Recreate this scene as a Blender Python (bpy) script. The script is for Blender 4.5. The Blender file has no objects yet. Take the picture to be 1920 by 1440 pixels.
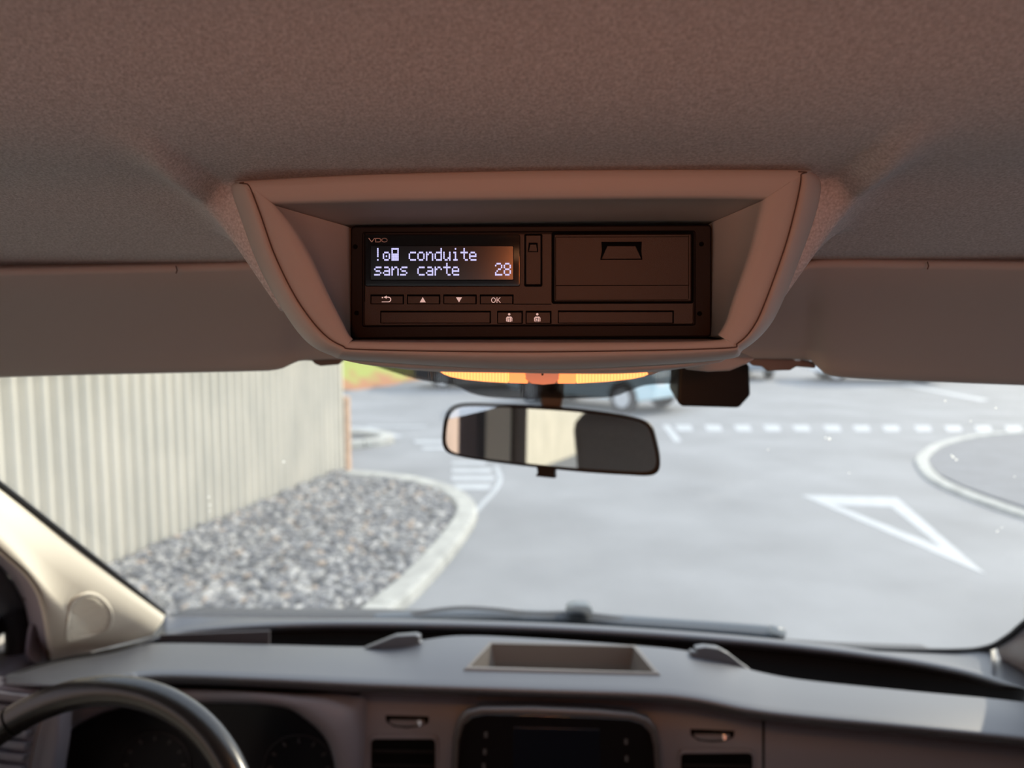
import bpy, bmesh, math, random
import numpy as np
from mathutils import Vector, Matrix
from mathutils.bvhtree import BVHTree

S = bpy.context.scene
COL = S.collection
random.seed(4)
PI = math.pi
H = 1.95                                   # eye height above the road
F = 1333.0                                 # focal length in pixels of the 1920 wide frame
PITCH, YAW = math.radians(5.0), math.radians(2.7)

# ------------------------------------------------------------------ camera, sky, sun, exposure
cam_data = bpy.data.cameras.new('camera')
cam = bpy.data.objects.new('camera', cam_data); COL.objects.link(cam)
cam.location = (0, 0, H)
cam.rotation_euler = (PI/2 - PITCH, 0, YAW)
cam_data.sensor_width = 36.0
cam_data.lens = F/1920*36.0
cam_data.clip_start = 0.02; cam_data.clip_end = 400
cam_data.dof.use_dof = True
cam_data.dof.focus_distance = 0.375
cam_data.dof.aperture_fstop = 6.6
S.camera = cam
S.view_settings.view_transform = 'Standard'
S.view_settings.look = 'None'
S.view_settings.gamma = 1.0
S.view_settings.use_curve_mapping = False
S.view_settings.exposure = 0.62

world = bpy.data.worlds.new('sky'); S.world = world; world.use_nodes = True
wn, wl = world.node_tree.nodes, world.node_tree.links
bg = wn['Background']
tc = wn.new('ShaderNodeTexCoord'); sx = wn.new('ShaderNodeSeparateXYZ'); cr = wn.new('ShaderNodeValToRGB')
wl.new(tc.outputs['Generated'], sx.inputs[0]); wl.new(sx.outputs['Z'], cr.inputs[0])
cr.color_ramp.elements[0].position = 0.0; cr.color_ramp.elements[0].color = (0.84, 0.86, 0.88, 1)
cr.color_ramp.elements[1].position = 0.8; cr.color_ramp.elements[1].color = (0.58, 0.66, 0.80, 1)
wl.new(cr.outputs[0], bg.inputs[0]); bg.inputs[1].default_value = 1.6

sun_d = bpy.data.lights.new('sun', 'SUN'); sun = bpy.data.objects.new('sun', sun_d); COL.objects.link(sun)
sun_d.energy = 3.1; sun_d.angle = math.radians(0.9); sun_d.color = (1.0, 0.88, 0.70)
az, el = math.radians(50), math.radians(28)   # to the right of straight ahead, above the horizon
sdir = Vector((math.sin(az)*math.cos(el), math.cos(az)*math.cos(el), math.sin(el)))
sun.rotation_euler = sdir.to_track_quat('Z', 'Y').to_euler()
sun.location = (20, 12, 20)

# ------------------------------------------------------------------ helpers
fwd = Vector((-math.sin(YAW)*math.cos(PITCH), math.cos(YAW)*math.cos(PITCH), -math.sin(PITCH)))
rgt = Vector((math.cos(YAW), math.sin(YAW), 0)); upv = rgt.cross(fwd)
CAM = Vector((0, 0, H))

def ray(px, py): return fwd + rgt*((px-960)/F) - upv*((py-720)/F)
def V(px, py, Y):                          # point of the sight line at distance Y ahead in the cab
    d = ray(px, py); return CAM + d*(Y/d.y)
def G(px, py, z=0.0):                      # point on the ground
    d = ray(px, py); return CAM + d*((z-H)/d.z)
def onplane(px, py, p0, n):
    d = ray(px, py); return CAM + d*((p0-CAM).dot(n)/d.dot(n))
def hit(tree, px, py, off=0.0):
    d = ray(px, py).normalized(); r = tree.ray_cast(CAM, d)
    return r[0] - d*off if r[0] is not None else None
GLZ, GLK = -0.615, 1.28                    # the curved windscreen: base height, slope
def glass_Y(x, z): return 1.45 - 0.18*(x/0.8)**2 - GLK*(z-H-GLZ)
def W(px, py, off=0.0):                    # point on the windscreen, off metres nearer
    d = ray(px, py); a, b = 0.2, 3.0
    for _ in range(40):
        m = (a+b)/2; p = CAM + d*m
        if p.y - glass_Y(p.x, p.z) > 0: b = m
        else: a = m
    return CAM + d*a - d.normalized()*off

def crom(keys, n, closed=False):
    k = np.array([list(v) for v in keys], float); m = len(k)
    out = []
    segs = m if closed else m-1
    if closed: t_all = np.linspace(0, segs, n, endpoint=False)
    else: t_all = np.linspace(0, segs, n)
    for t in t_all:
        i = min(int(t), segs-1); u = t-i
        g = (lambda j: k[j % m]) if closed else (lambda j: k[max(0, min(m-1, j))])
        p0, p1, p2, p3 = g(i-1), g(i), g(i+1), g(i+2)
        out.append(0.5*((2*p1)+(-p0+p2)*u+(2*p0-5*p1+4*p2-p3)*u*u+(-p0+3*p1-3*p2+p3)*u**3))
    return out
def interp_x(keys, n, x0=None, x1=None):   # keys (x,y,Y): smooth samples at even x
    k = np.array(keys, float); xs = np.linspace(k[0][0] if x0 is None else x0, k[-1][0] if x1 is None else x1, n)
    c = np.array(crom(keys, 40*len(keys)))
    o = np.argsort(c[:, 0], kind='stable'); c = c[o]
    return [(x, float(np.interp(x, c[:, 0], c[:, 1])), float(np.interp(x, c[:, 0], c[:, 2]))) for x in xs]

def finish(o, mat, parent, smooth):
    if mat is not None: o.data.materials.append(mat)
    if smooth is not None:
        for p in o.data.polygons: p.use_smooth = bool(smooth)
        if smooth and smooth is not True:
            pass
    COL.objects.link(o)
    if parent is not None:
        o.parent = parent
        o.matrix_parent_inverse = Matrix.Translation(parent.location).inverted() if parent.rotation_euler.to_matrix() == Matrix.Identity(3) else parent.matrix_basis.inverted()
    return o
def mesh(name, vs, fs, mat, parent=None, smooth=False):
    me = bpy.data.meshes.new(name); me.from_pydata([tuple(v) for v in vs], [], fs); me.update()
    return finish(bpy.data.objects.new(name, me), mat, parent, smooth)
def grid(name, rows, mat, parent=None, smooth=True, closed=False, thick=0, cap_last=False, skip=None):
    n = len(rows[0]); vs = [v for r in rows for v in r]; fs = []
    for i in range(len(rows)-1):
        for j in range(n if closed else n-1):
            q = (i*n+j, i*n+(j+1) % n, (i+1)*n+(j+1) % n, (i+1)*n+j)
            if skip and skip(sum((Vector(vs[a]) for a in q), Vector())/4): continue
            fs.append(q)
    if cap_last: fs.append(tuple(range((len(rows)-1)*n, len(rows)*n)))
    o = mesh(name, vs, fs, mat, parent, smooth)
    if thick:
        m = o.modifiers.new('solid', 'SOLIDIFY'); m.thickness = thick; m.offset = 0
    return o
def prism(name, loop, vec, mat, parent=None, bevel=0.0, seg=3, smooth=True):
    """closed loop of 3-D points pushed along vec (away from the viewer), front edges rounded"""
    n = len(loop); vec = Vector(vec); L = [Vector(p) for p in loop]
    vs = L + [p+vec for p in L]
    fs = [tuple(range(n)), tuple(range(2*n-1, n-1, -1))] + [(i, n+i, n+(i+1) % n, (i+1) % n) for i in range(n)]
    me = bpy.data.meshes.new(name); me.from_pydata([tuple(v) for v in vs], [], fs)
    bm = bmesh.new(); bm.from_mesh(me); bmesh.ops.recalc_face_normals(bm, faces=bm.faces[:]); bm.to_mesh(me); bm.free()
    o = finish(bpy.data.objects.new(name, me), mat, parent, False)
    if bevel:
        m = o.modifiers.new('bevel', 'BEVEL'); m.width = bevel; m.segments = seg; m.limit_method = 'ANGLE'; m.angle_limit = math.radians(50)
        if smooth:
            for p in me.polygons: p.use_smooth = True
            w = o.modifiers.new('wn', 'WEIGHTED_NORMAL'); w.keep_sharp = False
    return o
def box(name, c, s, mat, parent=None, bevel=0.0, rot=None):
    x, y, z = (v/2 for v in s); R = (rot or Matrix.Identity(3)); c = Vector(c)
    loop = [c + R @ Vector(v) for v in ((-x, -y, -z), (x, -y, -z), (x, -y, z), (-x, -y, z))]
    return prism(name, loop, R @ Vector((0, 2*y, 0)), mat, parent, bevel)
def tube(name, pts, r, mat, parent=None, closed=False, n=12, flat=1.0, cap=True):
    P = [Vector(p) for p in pts]; m = len(P); rows = []; prev = None
    for i, p in enumerate(P):
        a = P[(i-1) % m] if (closed or i > 0) else P[0]; b = P[(i+1) % m] if (closed or i < m-1) else P[-1]
        t = (b-a).normalized()
        if prev is None: u = t.cross(Vector((0, 0, 1)) if abs(t.z) < .9 else Vector((0, 1, 0))).normalized()
        else: u = (prev - t*prev.dot(t)).normalized()
        prev = u; w = t.cross(u)
        rr = r[i] if isinstance(r, (list, tuple)) else r
        rows.append([p + (u*math.cos(2*PI*k/n) + w*math.sin(2*PI*k/n)*flat)*rr for k in range(n)])
    if closed: rows.append(rows[0])
    vs = [v for r_ in rows for v in r_]; fs = []
    for i in range(len(rows)-1):
        for j in range(n): fs.append((i*n+j, i*n+(j+1) % n, (i+1)*n+(j+1) % n, (i+1)*n+j))
    if cap and not closed: fs += [tuple(range(n-1, -1, -1)), tuple(range((m-1)*n, m*n))]
    return mesh(name, vs, fs, mat, parent, True)
def rrect(x0, y0, x1, y1, r, n=4):
    out = []
    for cx, cy, a in ((x1-r, y0+r, -90), (x1-r, y1-r, 0), (x0+r, y1-r, 90), (x0+r, y0+r, 180)):
        for k in range(n+1):
            t = math.radians(a+90*k/n); out.append((cx+r*math.cos(t), cy+r*math.sin(t)))
    return out
def tag(o, label=None, cat=None, group=None, kind=None):
    if label: o['label'] = label
    if cat: o['category'] = cat
    if group: o['group'] = group
    if kind: o['kind'] = kind
    return o
def thing(name, label, cat, loc=(0, 0, 0), group=None, kind=None):
    o = bpy.data.objects.new(name, None); COL.objects.link(o); o.location = loc; o.empty_display_size = .05
    return tag(o, label, cat, group, kind)
def tree_of(o):
    me = o.data; return BVHTree.FromPolygons([v.co.copy() for v in me.vertices], [tuple(p.vertices) for p in me.polygons])

# ------------------------------------------------------------------ materials
def mat(name, col, rough=.5, metal=0.0, spec=.5, bump=0.0, bscale=300, var=0.0, vscale=40, emit=None, estr=1.0, coat=0.0, col2=None):
    m = bpy.data.materials.new(name); m.use_nodes = True; n, l = m.node_tree.nodes, m.node_tree.links
    b = n['Principled BSDF']
    b.inputs['Base Color'].default_value = (*col, 1); b.inputs['Roughness'].default_value = rough
    b.inputs['Metallic'].default_value = metal; b.inputs['Specular IOR Level'].default_value = spec
    b.inputs['Coat Weight'].default_value = coat
    if emit: b.inputs['Emission Color'].default_value = (*emit, 1); b.inputs['Emission Strength'].default_value = estr
    if bump or var:
        t = n.new('ShaderNodeNewGeometry')
    if var:
        nz = n.new('ShaderNodeTexNoise'); nz.inputs['Scale'].default_value = vscale; nz.inputs['Detail'].default_value = 4
        l.new(t.outputs['Position'], nz.inputs['Vector'])
        rp = n.new('ShaderNodeValToRGB'); l.new(nz.outputs['Fac'], rp.inputs[0])
        rp.color_ramp.elements[0].position = .3; rp.color_ramp.elements[1].position = .7
        rp.color_ramp.elements[0].color = (*[c*(1-var) for c in col], 1)
        rp.color_ramp.elements[1].color = (*(col2 or [min(1, c*(1+var)) for c in col]), 1)
        l.new(rp.outputs[0], b.inputs['Base Color'])
    if bump:
        nb = n.new('ShaderNodeTexNoise'); nb.inputs['Scale'].default_value = bscale; nb.inputs['Detail'].default_value = 3
        l.new(t.outputs['Position'], nb.inputs['Vector'])
        bp = n.new('ShaderNodeBump'); bp.inputs['Strength'].default_value = bump; bp.inputs['Distance'].default_value = .4/bscale
        l.new(nb.outputs['Fac'], bp.inputs['Height']); l.new(bp.outputs[0], b.inputs['Normal'])
    return m
M = {}
M['fabric'] = mat('headliner fabric', (.53, .53, .535), .95, spec=.1, bump=1.0, bscale=900, var=.22, vscale=700)
M['console'] = mat('console plastic', (.43, .40, .375), .55, spec=.3, bump=.12, bscale=1500)
M['seam'] = mat('seam shadow gap', (.10, .07, .06), .8, spec=.1)
M['visor'] = mat('visor vinyl', (.40, .38, .365), .7, spec=.25, bump=.3, bscale=1200)
M['darkclip'] = mat('dark clip plastic', (.07, .055, .05), .5)
M['black'] = mat('black plastic', (.007, .005, .005), .5, spec=.15, bump=.2, bscale=1500)
M['device'] = mat('device face plastic', (.020, .014, .011), .45, spec=.35, bump=.55, bscale=2600)
M['pit'] = mat('black gap', (.002, .002, .002), .8, spec=.05)  # near-black; on the recess plates it paints in their shade
M['gloss'] = mat('gloss black', (.005, .004, .004), .05, spec=.5)
M['lcd'] = mat('display glass', (.004, .005, .009), .17, spec=.35)
M['lcdtext'] = mat('lit display dots', (.1, .1, .12), .5, emit=(.52, .52, .90), estr=.85)
M['print'] = mat('printed symbol', (.62, .50, .47), .6)
M['keyprint'] = mat('backlit key symbol', (.7, .6, .57), .6, emit=(.60, .45, .42), estr=.45)
M['dimprint'] = mat('dim button print', (.05, .05, .052), .5)
M['chrome'] = mat('satin chrome', (.7, .7, .72), .25, 1.0)
M['rubber'] = mat('black rubber', (.012, .012, .014), .6, spec=.3)
M['pillar'] = mat('cream pillar trim', (.66, .62, .52), .5, spec=.4, bump=.1, bscale=900)
M['bluetrim'] = mat('pale pillar trim', (.66, .70, .74), .5)
M['doorgrey'] = mat('door frame plastic', (.24, .215, .235), .6, bump=.15, bscale=900)
M['dash'] = mat('dashboard pad', (.050, .054, .064), .47, spec=1.0, bump=.25, bscale=1400)
M['dashface'] = mat('dashboard face plastic', (.13, .128, .148), .5, spec=.4, bump=.2, bscale=1200)
M['trough'] = mat('shade-dark trough plastic', (.010, .010, .011), .7, spec=.15)  # near-black puts the shade under the ledge and in the trough into colour
M['wheel'] = mat('steering wheel leather', (.006, .0055, .0055), .27, spec=.6, bump=.08, bscale=700)
M['seat'] = mat('seat cloth', (.17, .16, .155), .9, spec=.1, bump=.5, bscale=500, var=.2, vscale=300)
M['bodywhite'] = mat('inner body trim', (.62, .60, .57), .6)
M['bodydark'] = mat('dark inner pillar trim', (.05, .045, .05), .6)
M['bodybrown'] = mat('brown inner pillar trim', (.16, .13, .11), .6)
M['floormat'] = mat('cab floor rubber', (.03, .03, .03), .8)
M['mirror'] = mat('mirror silver', (.82, .82, .82), .015, 1.0)
M['asphalt'] = mat('asphalt', (.205, .210, .216), .8, spec=.3, bump=.6, bscale=90, var=.16, vscale=.8)
M['asphalt2'] = mat('darker asphalt', (.145, .15, .16), .85, spec=.3, bump=.6, bscale=90, var=.12, vscale=3)
M['paint'] = mat('road paint', (.35, .365, .375), .6, var=.10, vscale=6)
M['kerb'] = mat('kerb concrete', (.38, .38, .35), .85, spec=.2, var=.22, vscale=5, bump=.4, bscale=60)
M['soil'] = mat('soil', (.12, .115, .105), .95, var=.3, vscale=20)
M['brick'] = mat('orange brick', (.48, .31, .19), .9, var=.25, vscale=14)
M['tyre'] = mat('tyre rubber', (.02, .02, .022), .8)
M['alloy'] = mat('wheel rim alloy', (.55, .57, .6), .35, .6)
M['carglass'] = mat('car glass', (.03, .04, .05), .06, spec=.8)
M['redlens'] = mat('red lens', (.45, .02, .02), .2)
M['whitelens'] = mat('clear lens', (.75, .78, .8), .1)

def mat_cladding():
    m = mat('corrugated cladding', (.66, .62, .53), .5, 0.0, .45)
    n, l = m.node_tree.nodes, m.node_tree.links; b = n['Principled BSDF']
    g = n.new('ShaderNodeNewGeometry'); mp = n.new('ShaderNodeMapping'); mp.inputs['Scale'].default_value = (1.2, 1.2, .5)
    nz = n.new('ShaderNodeTexNoise'); nz.inputs['Scale'].default_value = 3; nz.inputs['Detail'].default_value = 5
    l.new(g.outputs['Position'], mp.inputs[0]); l.new(mp.outputs[0], nz.inputs['Vector'])
    rp = n.new('ShaderNodeValToRGB'); l.new(nz.outputs['Fac'], rp.inputs[0])
    rp.color_ramp.elements[0].position = .30; rp.color_ramp.elements[0].color = (.50, .47, .39, 1)
    rp.color_ramp.elements[1].position = .7; rp.color_ramp.elements[1].color = (.62, .575, .475, 1)
    l.new(rp.outputs[0], b.inputs['Base Color']); return m
M['cladding'] = mat_cladding()

def mat_stone():
    m = mat('gravel stone', (.3, .3, .3), .75, spec=.4); n, l = m.node_tree.nodes, m.node_tree.links; b = n['Principled BSDF']
    g = n.new('ShaderNodeNewGeometry'); oi = n.new('ShaderNodeObjectInfo'); a = n.new('ShaderNodeMath'); a.operation = 'ADD'
    fr = n.new('ShaderNodeMath'); fr.operation = 'FRACT'
    l.new(g.outputs['Random Per Island'], a.inputs[0]); l.new(oi.outputs['Random'], a.inputs[1]); l.new(a.outputs[0], fr.inputs[0])
    rp = n.new('ShaderNodeValToRGB'); l.new(fr.outputs[0], rp.inputs[0]); rp.color_ramp.interpolation = 'CONSTANT'
    cols = [(0, (.11, .11, .115)), (.2, (.19, .185, .18)), (.38, (.30, .295, .285)), (.55, (.15, .15, .155)), (.68, (.34, .33, .31)),
            (.80, (.36, .28, .21)), (.87, (.24, .24, .245)), (.95, (.50, .48, .45))]
    e = rp.color_ramp.elements; e[0].position, e[0].color = 0, (*cols[0][1], 1); e[1].position, e[1].color = cols[1][0], (*cols[1][1], 1)
    for p, c in cols[2:]: q = e.new(p); q.color = (*c, 1)
    l.new(rp.outputs[0], b.inputs['Base Color']); return m
M['stone'] = mat_stone()

def mat_glass(name, tint, gloss, haze):
    m = bpy.data.materials.new(name); m.use_nodes = True; n, l = m.node_tree.nodes, m.node_tree.links; n.clear()
    o = n.new('ShaderNodeOutputMaterial'); t = n.new('ShaderNodeBsdfTransparent'); t.inputs[0].default_value = (*tint, 1)
    g = n.new('ShaderNodeBsdfGlossy'); g.inputs['Roughness'].default_value = .02
    d = n.new('ShaderNodeBsdfTranslucent'); d.inputs[0].default_value = (.85, .9, .95, 1)
    fz = n.new('ShaderNodeFresnel'); fz.inputs[0].default_value = 1.3; mu = n.new('ShaderNodeMath'); mu.operation = 'MULTIPLY'; mu.inputs[1].default_value = gloss
    l.new(fz.outputs[0], mu.inputs[0]); x = n.new('ShaderNodeMixShader'); y = n.new('ShaderNodeMixShader'); y.inputs[0].default_value = haze
    l.new(mu.outputs[0], x.inputs[0]); l.new(t.outputs[0], x.inputs[1]); l.new(g.outputs[0], x.inputs[2])
    l.new(x.outputs[0], y.inputs[1]); l.new(d.outputs[0], y.inputs[2]); l.new(y.outputs[0], o.inputs[0]); return m
def mat_drop():
    m = bpy.data.materials.new('water drop'); m.use_nodes = True; n, l = m.node_tree.nodes, m.node_tree.links; n.clear()
    o = n.new('ShaderNodeOutputMaterial'); t = n.new('ShaderNodeBsdfTranslucent'); t.inputs[0].default_value = (.95, .95, .92, 1); l.new(t.outputs[0], o.inputs[0]); return m
M['drop'] = mat_drop()
M['glass'] = mat_glass('windscreen glass', (.93, .96, .955), .6, .06)
M['sideglass'] = mat_glass('tinted side glass', (.82, .68, .68), .8, .02)
M['rearglass'] = mat_glass('clear side glass', (.9, .93, .92), .8, .01)

M['fritblack'] = mat('black ceramic print', (.012, .012, .013), .4)

def mat_lamp():
    m = mat('lit lamp lens', (.8, .4, .15), .3, emit=(1.0, .33, .09), estr=1.25); n, l = m.node_tree.nodes, m.node_tree.links
    g = n.new('ShaderNodeNewGeometry'); sp = n.new('ShaderNodeSeparateXYZ'); l.new(g.outputs['Position'], sp.inputs[0])
    w = n.new('ShaderNodeMath'); w.operation = 'MULTIPLY'; w.inputs[1].default_value = 2*PI/.0021; l.new(sp.outputs['X'], w.inputs[0])
    s = n.new('ShaderNodeMath'); s.operation = 'SINE'; l.new(w.outputs[0], s.inputs[0])
    r = n.new('ShaderNodeMapRange'); r.inputs[1].default_value = -1; r.inputs[3].default_value = 1.05; r.inputs[4].default_value = 1.6
    l.new(s.outputs[0], r.inputs[0]); l.new(r.outputs[0], n['Principled BSDF'].inputs['Emission Strength']); return m
M['lamp'] = mat_lamp()
M['lampmid'] = mat('switch with painted glow', (.6, .35, .28), .4, emit=(.9, .22, .09), estr=.35)  # glow painted into the plastic centre piece, which is no lamp
M['lamphot'] = mat('bulb window', (.8, .4, .15), .3, emit=(1.0, .26, .07), estr=1.0)
M['dome'] = mat('dome lamp lens', (.8, .5, .3), .4, emit=(1.0, .45, .2), estr=1.5)

def mat_bank():
    m = mat('grass bank', (.3, .3, .1), .95, spec=.1); n, l = m.node_tree.nodes, m.node_tree.links
    g = n.new('ShaderNodeNewGeometry'); sp = n.new('ShaderNodeSeparateXYZ'); l.new(g.outputs['Position'], sp.inputs[0])
    nz = n.new('ShaderNodeTexNoise'); nz.inputs['Scale'].default_value = 1.6; l.new(g.outputs['Position'], nz.inputs['Vector'])
    a = n.new('ShaderNodeMath'); a.operation = 'MULTIPLY_ADD'; a.inputs[1].default_value = 1.2; l.new(nz.outputs['Fac'], a.inputs[0]); l.new(sp.outputs['Z'], a.inputs[2])
    rp = n.new('ShaderNodeValToRGB'); l.new(a.outputs[0], rp.inputs[0]); e = rp.color_ramp.elements
    e[0].position = .75; e[0].color = (.36, .17, .08, 1); e[1].position = 1.0; e[1].color = (.30, .33, .08, 1)
    l.new(rp.outputs[0], n['Principled BSDF'].inputs['Base Color']); return m
M['bank'] = mat_bank()

# ------------------------------------------------------------------ outdoors: road, wall, gravel, markings, cars
road = mesh('road', [(-90, -60, 0), (90, -60, 0), (90, 110, 0), (-90, 110, 0)], [(0, 1, 2, 3)], M['asphalt'])
tag(road, 'grey asphalt road and car park seen through the windscreen', 'road', kind='structure')

wa = G(240, 1053); wb = G(640, 885); wdir = (wb-wa).normalized(); wnorm = Vector((wdir.y, -wdir.x, 0))   # wall line, normal towards the road
wall_len0 = -28.0; wall_end = (wb-wa).length; PITCHR = .12
cl = thing('corrugated_building', 'cream corrugated metal building wall beside the gravel bed', 'building', tuple(wb))
npan = 30; plen = (wall_end-wall_len0)/npan
for i in range(npan):
    s0 = wall_len0 + i*plen; nseg = int(plen/PITCHR*8)
    rows = [[], []]
    for k in range(nseg+1):
        s = s0 + (plen+(.02 if i < npan-1 else 0))*k/nseg
        ph = 2*PI*s/PITCHR
        d = .030*math.tanh(1.6*math.sin(ph))/math.tanh(1.6) + (.0015 if i % 2 else 0)
        p = wa + wdir*s + wnorm*d
        rows[0].append(Vector((p.x, p.y, -.05))); rows[1].append(Vector((p.x, p.y, 4.6)))
    grid('cladding_panel', rows, M['cladding'], cl, smooth=True)
pe = wb - wnorm*.12
box('end_wall', (wb.x-wnorm.x*1.6, wb.y-wnorm.y*1.6, 2.25), (3.1, .10, 4.5), M['cladding'], cl, rot=Matrix.Rotation(math.atan2(wnorm.y, wnorm.x), 3, 'Z'))
box('corner_flashing', (wb.x, wb.y, 2.25), (.07, .05, 4.6), M['cladding'], cl, .004, rot=Matrix.Rotation(math.atan2(wnorm.y, wnorm.x), 3, 'Z'))

bp_ = thing('brick_pier', 'narrow orange brick pier at the far end of the corrugated wall', 'pier', tuple(wb + wdir*.12))
for c in range(13):
    ctr = wb + wdir*.12; 
    box('brick', (ctr.x, ctr.y, .037+c*.0755), (.115 + .004*(c % 2), .10, .068), M['brick'], bp_, .003, rot=Matrix.Rotation(math.atan2(wnorm.y, wnorm.x) + (.01 if c % 2 else -.01), 3, 'Z'))

def ribbon(name, path, w, h, material, parent=None, z0=0.0, rnd=.3):
    P = [Vector((p.x, p.y, 0)) for p in path]; rows = []
    for i, p in enumerate(P):
        t = (P[min(i+1, len(P)-1)]-P[max(i-1, 0)]).normalized(); q = Vector((t.y, -t.x, 0))
        b = min(.03, w*rnd, h*.5) if h > .02 else h*.3
        rows.append([p+q*u+Vector((0, 0, v)) for u, v in ((-w/2, z0-.02), (-w/2, z0+h-b), (-w/2+b*.3, z0+h-b*.3), (-w/2+b, z0+h), (w/2-b, z0+h), (w/2-b*.3, z0+h-b*.3), (w/2, z0+h-b), (w/2, z0-.02))])
    n = 8; vs = [v for r in rows for v in r]; fs = [tuple(range(n)), tuple(range(len(rows)*n-1, (len(rows)-1)*n-1, -1))]
    for i in range(len(rows)-1):
        for j in range(n-1): fs.append((i*n+j, (i+1)*n+j, (i+1)*n+j+1, i*n+j+1))
    return mesh(name, vs, fs, material, parent, False)
def kerb(name, label, keys, w, h, step, group=None):
    pts = [Vector(p) for p in crom([G(x, y, h) for x, y in keys], 400)]
    L = [0]
    for i in range(1, len(pts)): L.append(L[-1] + (pts[i]-pts[i-1]).length)
    def at(s):
        i = max(1, min(len(pts)-1, int(np.searchsorted(L, s)))); t = (s-L[i-1])/max(1e-9, L[i]-L[i-1]); return pts[i-1].lerp(pts[i], t)
    k = thing(name, label, 'kerb', (at(L[-1]/2).x, at(L[-1]/2).y, 0)); s = 0
    while s < L[-1]-.05:
        e = min(s+step, L[-1]); m = 8
        ribbon('kerb_stone', [at(s+.004+(e-s-.008)*j/m) for j in range(m+1)], w, h+random.uniform(-.003, .003), M['kerb'], k); s = e
    return pts
kp = kerb('gravel_bed_kerb', 'broad pale kerb curving round the gravel bed', [(380, 1500), (560, 1285), (690, 1150), (765, 1088), (830, 1020), (872, 962), (868, 935), (832, 911), (780, 897), (710, 888), (652, 884)], .21, .09, 1.0)
kerb('right_island_kerb'.replace('right_', 'traffic_'), 'pale rounded kerb edge of the traffic island beyond the white triangle', [(2150, 803), (1990, 806), (1850, 813), (1770, 829), (1733, 851), (1731, 868), (1755, 895), (1805, 919), (1870, 943), (1960, 972), (2080, 1005)], .16, .05, 1.0)
kerb('small_island_kerb', 'short cream kerb of the small island past the end of the corrugated wall', [(560, 826), (640, 827), (690, 824), (722, 818), (722, 812), (690, 807), (600, 805)], .22, .12, 1.0)
isl = [G(x, y) for x, y in [(2150, 806), (1990, 808), (1850, 815), (1772, 831), (1738, 851), (1736, 868), (1760, 893), (1808, 916), (1872, 939), (1962, 968), (2080, 1002)]]
tag(prism('island_paving', [p+Vector((0, 0, .03)) for p in isl], (0, 0, -.04), M['asphalt2']), 'dark paved middle of the kerbed traffic island', 'paving')
isl2 = [G(x, y) for x, y in [(560, 828), (640, 828), (715, 818), (690, 809), (600, 807)]]
tag(prism('island_infill', [p+Vector((0, 0, .03)) for p in isl2], (0, 0, -.04), M['asphalt2']), 'grey infill of the small island past the corrugated wall', 'paving')

# gravel bed
gb = thing('gravel_bed', 'bed of grey gravel stones between corrugated wall and kerb', 'gravel', tuple(wb.lerp(kp[150], .5)))
gb.location.z = 0
inner = [Vector((p.x, p.y, 0)) for p in kp[::8]]
poly = inner + [wb.copy(), wa + wdir*-4.5]
prism('bed_soil', [p+Vector((0, 0, .045)) for p in poly], (0, 0, -.06), M['soil'], gb)
def inside(x, y):
    c = False; j = len(poly)-1
    for i in range(len(poly)):
        a, b = poly[i], poly[j]
        if (a.y > y) != (b.y > y) and x < (b.x-a.x)*(y-a.y)/(b.y-a.y)+a.x: c = not c
        j = i
    return c
def mindist_kerb(x, y): return min((Vector((x, y, 0))-p).length for p in inner)
def ico_variant(seed):
    rnd = random.Random(seed); bm = bmesh.new(); bmesh.ops.create_icosphere(bm, subdivisions=1, radius=1)
    sx_, sy_, sz_ = rnd.uniform(.8, 1.35), rnd.uniform(.7, 1.1), rnd.uniform(.5, .8)
    for v in bm.verts:
        k = rnd.uniform(.8, 1.15); v.co = Vector((v.co.x*sx_*k, v.co.y*sy_*k, v.co.z*sz_*k))
    vs = [v.co.copy() for v in bm.verts]; fs = [tuple(v.index for v in f.verts) for f in bm.faces]; bm.free(); return vs, fs
variants = [ico_variant(i) for i in range(10)]
xs = [p.x for p in poly]; ys = [p.y for p in poly]; stones = []
rs = random.Random(11)
while len(stones) < 8200:
    x, y = rs.uniform(min(xs), max(xs)), rs.uniform(max(3.0, min(ys)), max(ys))
    if not inside(x, y): continue
    if mindist_kerb(x, y) < .13: continue
    if (Vector((x, y, 0))-wa).dot(wnorm) < .05: continue
    stones.append((x, y, rs.uniform(.022, .042), rs.random()))
def pix(p):
    d = Vector(p)-CAM; z = d.dot(fwd); return 960+F*d.dot(rgt)/z, 720-F*d.dot(upv)/z
def vis(s):
    a, b = pix((s[0], s[1], .05)); return 300 < a < 900 and b < 1150
stones.sort(key=lambda s: (not vis(s), -s[2]/math.hypot(s[0], s[1])))
smesh = []
for vs, fs in variants:
    me = bpy.data.meshes.new('stone'); me.from_pydata([tuple(v) for v in vs], [], fs); me.materials.append(M['stone']); smesh.append(me)
inv = Matrix.Translation(gb.location).inverted()
for i, (x, y, r, q) in enumerate(stones[:300]):
    o = bpy.data.objects.new('stone', smesh[i % 10]); COL.objects.link(o); o.parent = gb; o.matrix_parent_inverse = inv
    o.location = (x, y, .05+rs.uniform(0, .03)); o.scale = (r, r, r); o.rotation_euler = (rs.uniform(-.5, .5), rs.uniform(-.5, .5), q*6.28)
VS, FS = [], []
for i, (x, y, r, q) in enumerate(stones[300:]):
    vs, fs = variants[i % 10]; ca, sa = math.cos(q*6.28)*r, math.sin(q*6.28)*r; b = len(VS); z = .05+rs.uniform(-.012, .028)
    VS += [(x+v.x*ca-v.y*sa, y+v.x*sa+v.y*ca, z+v.z*r) for v in vs]; FS += [tuple(b+k for k in f) for f in fs]
tag(mesh('gravel', VS, FS, M['stone'], gb), kind='stuff')

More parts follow.
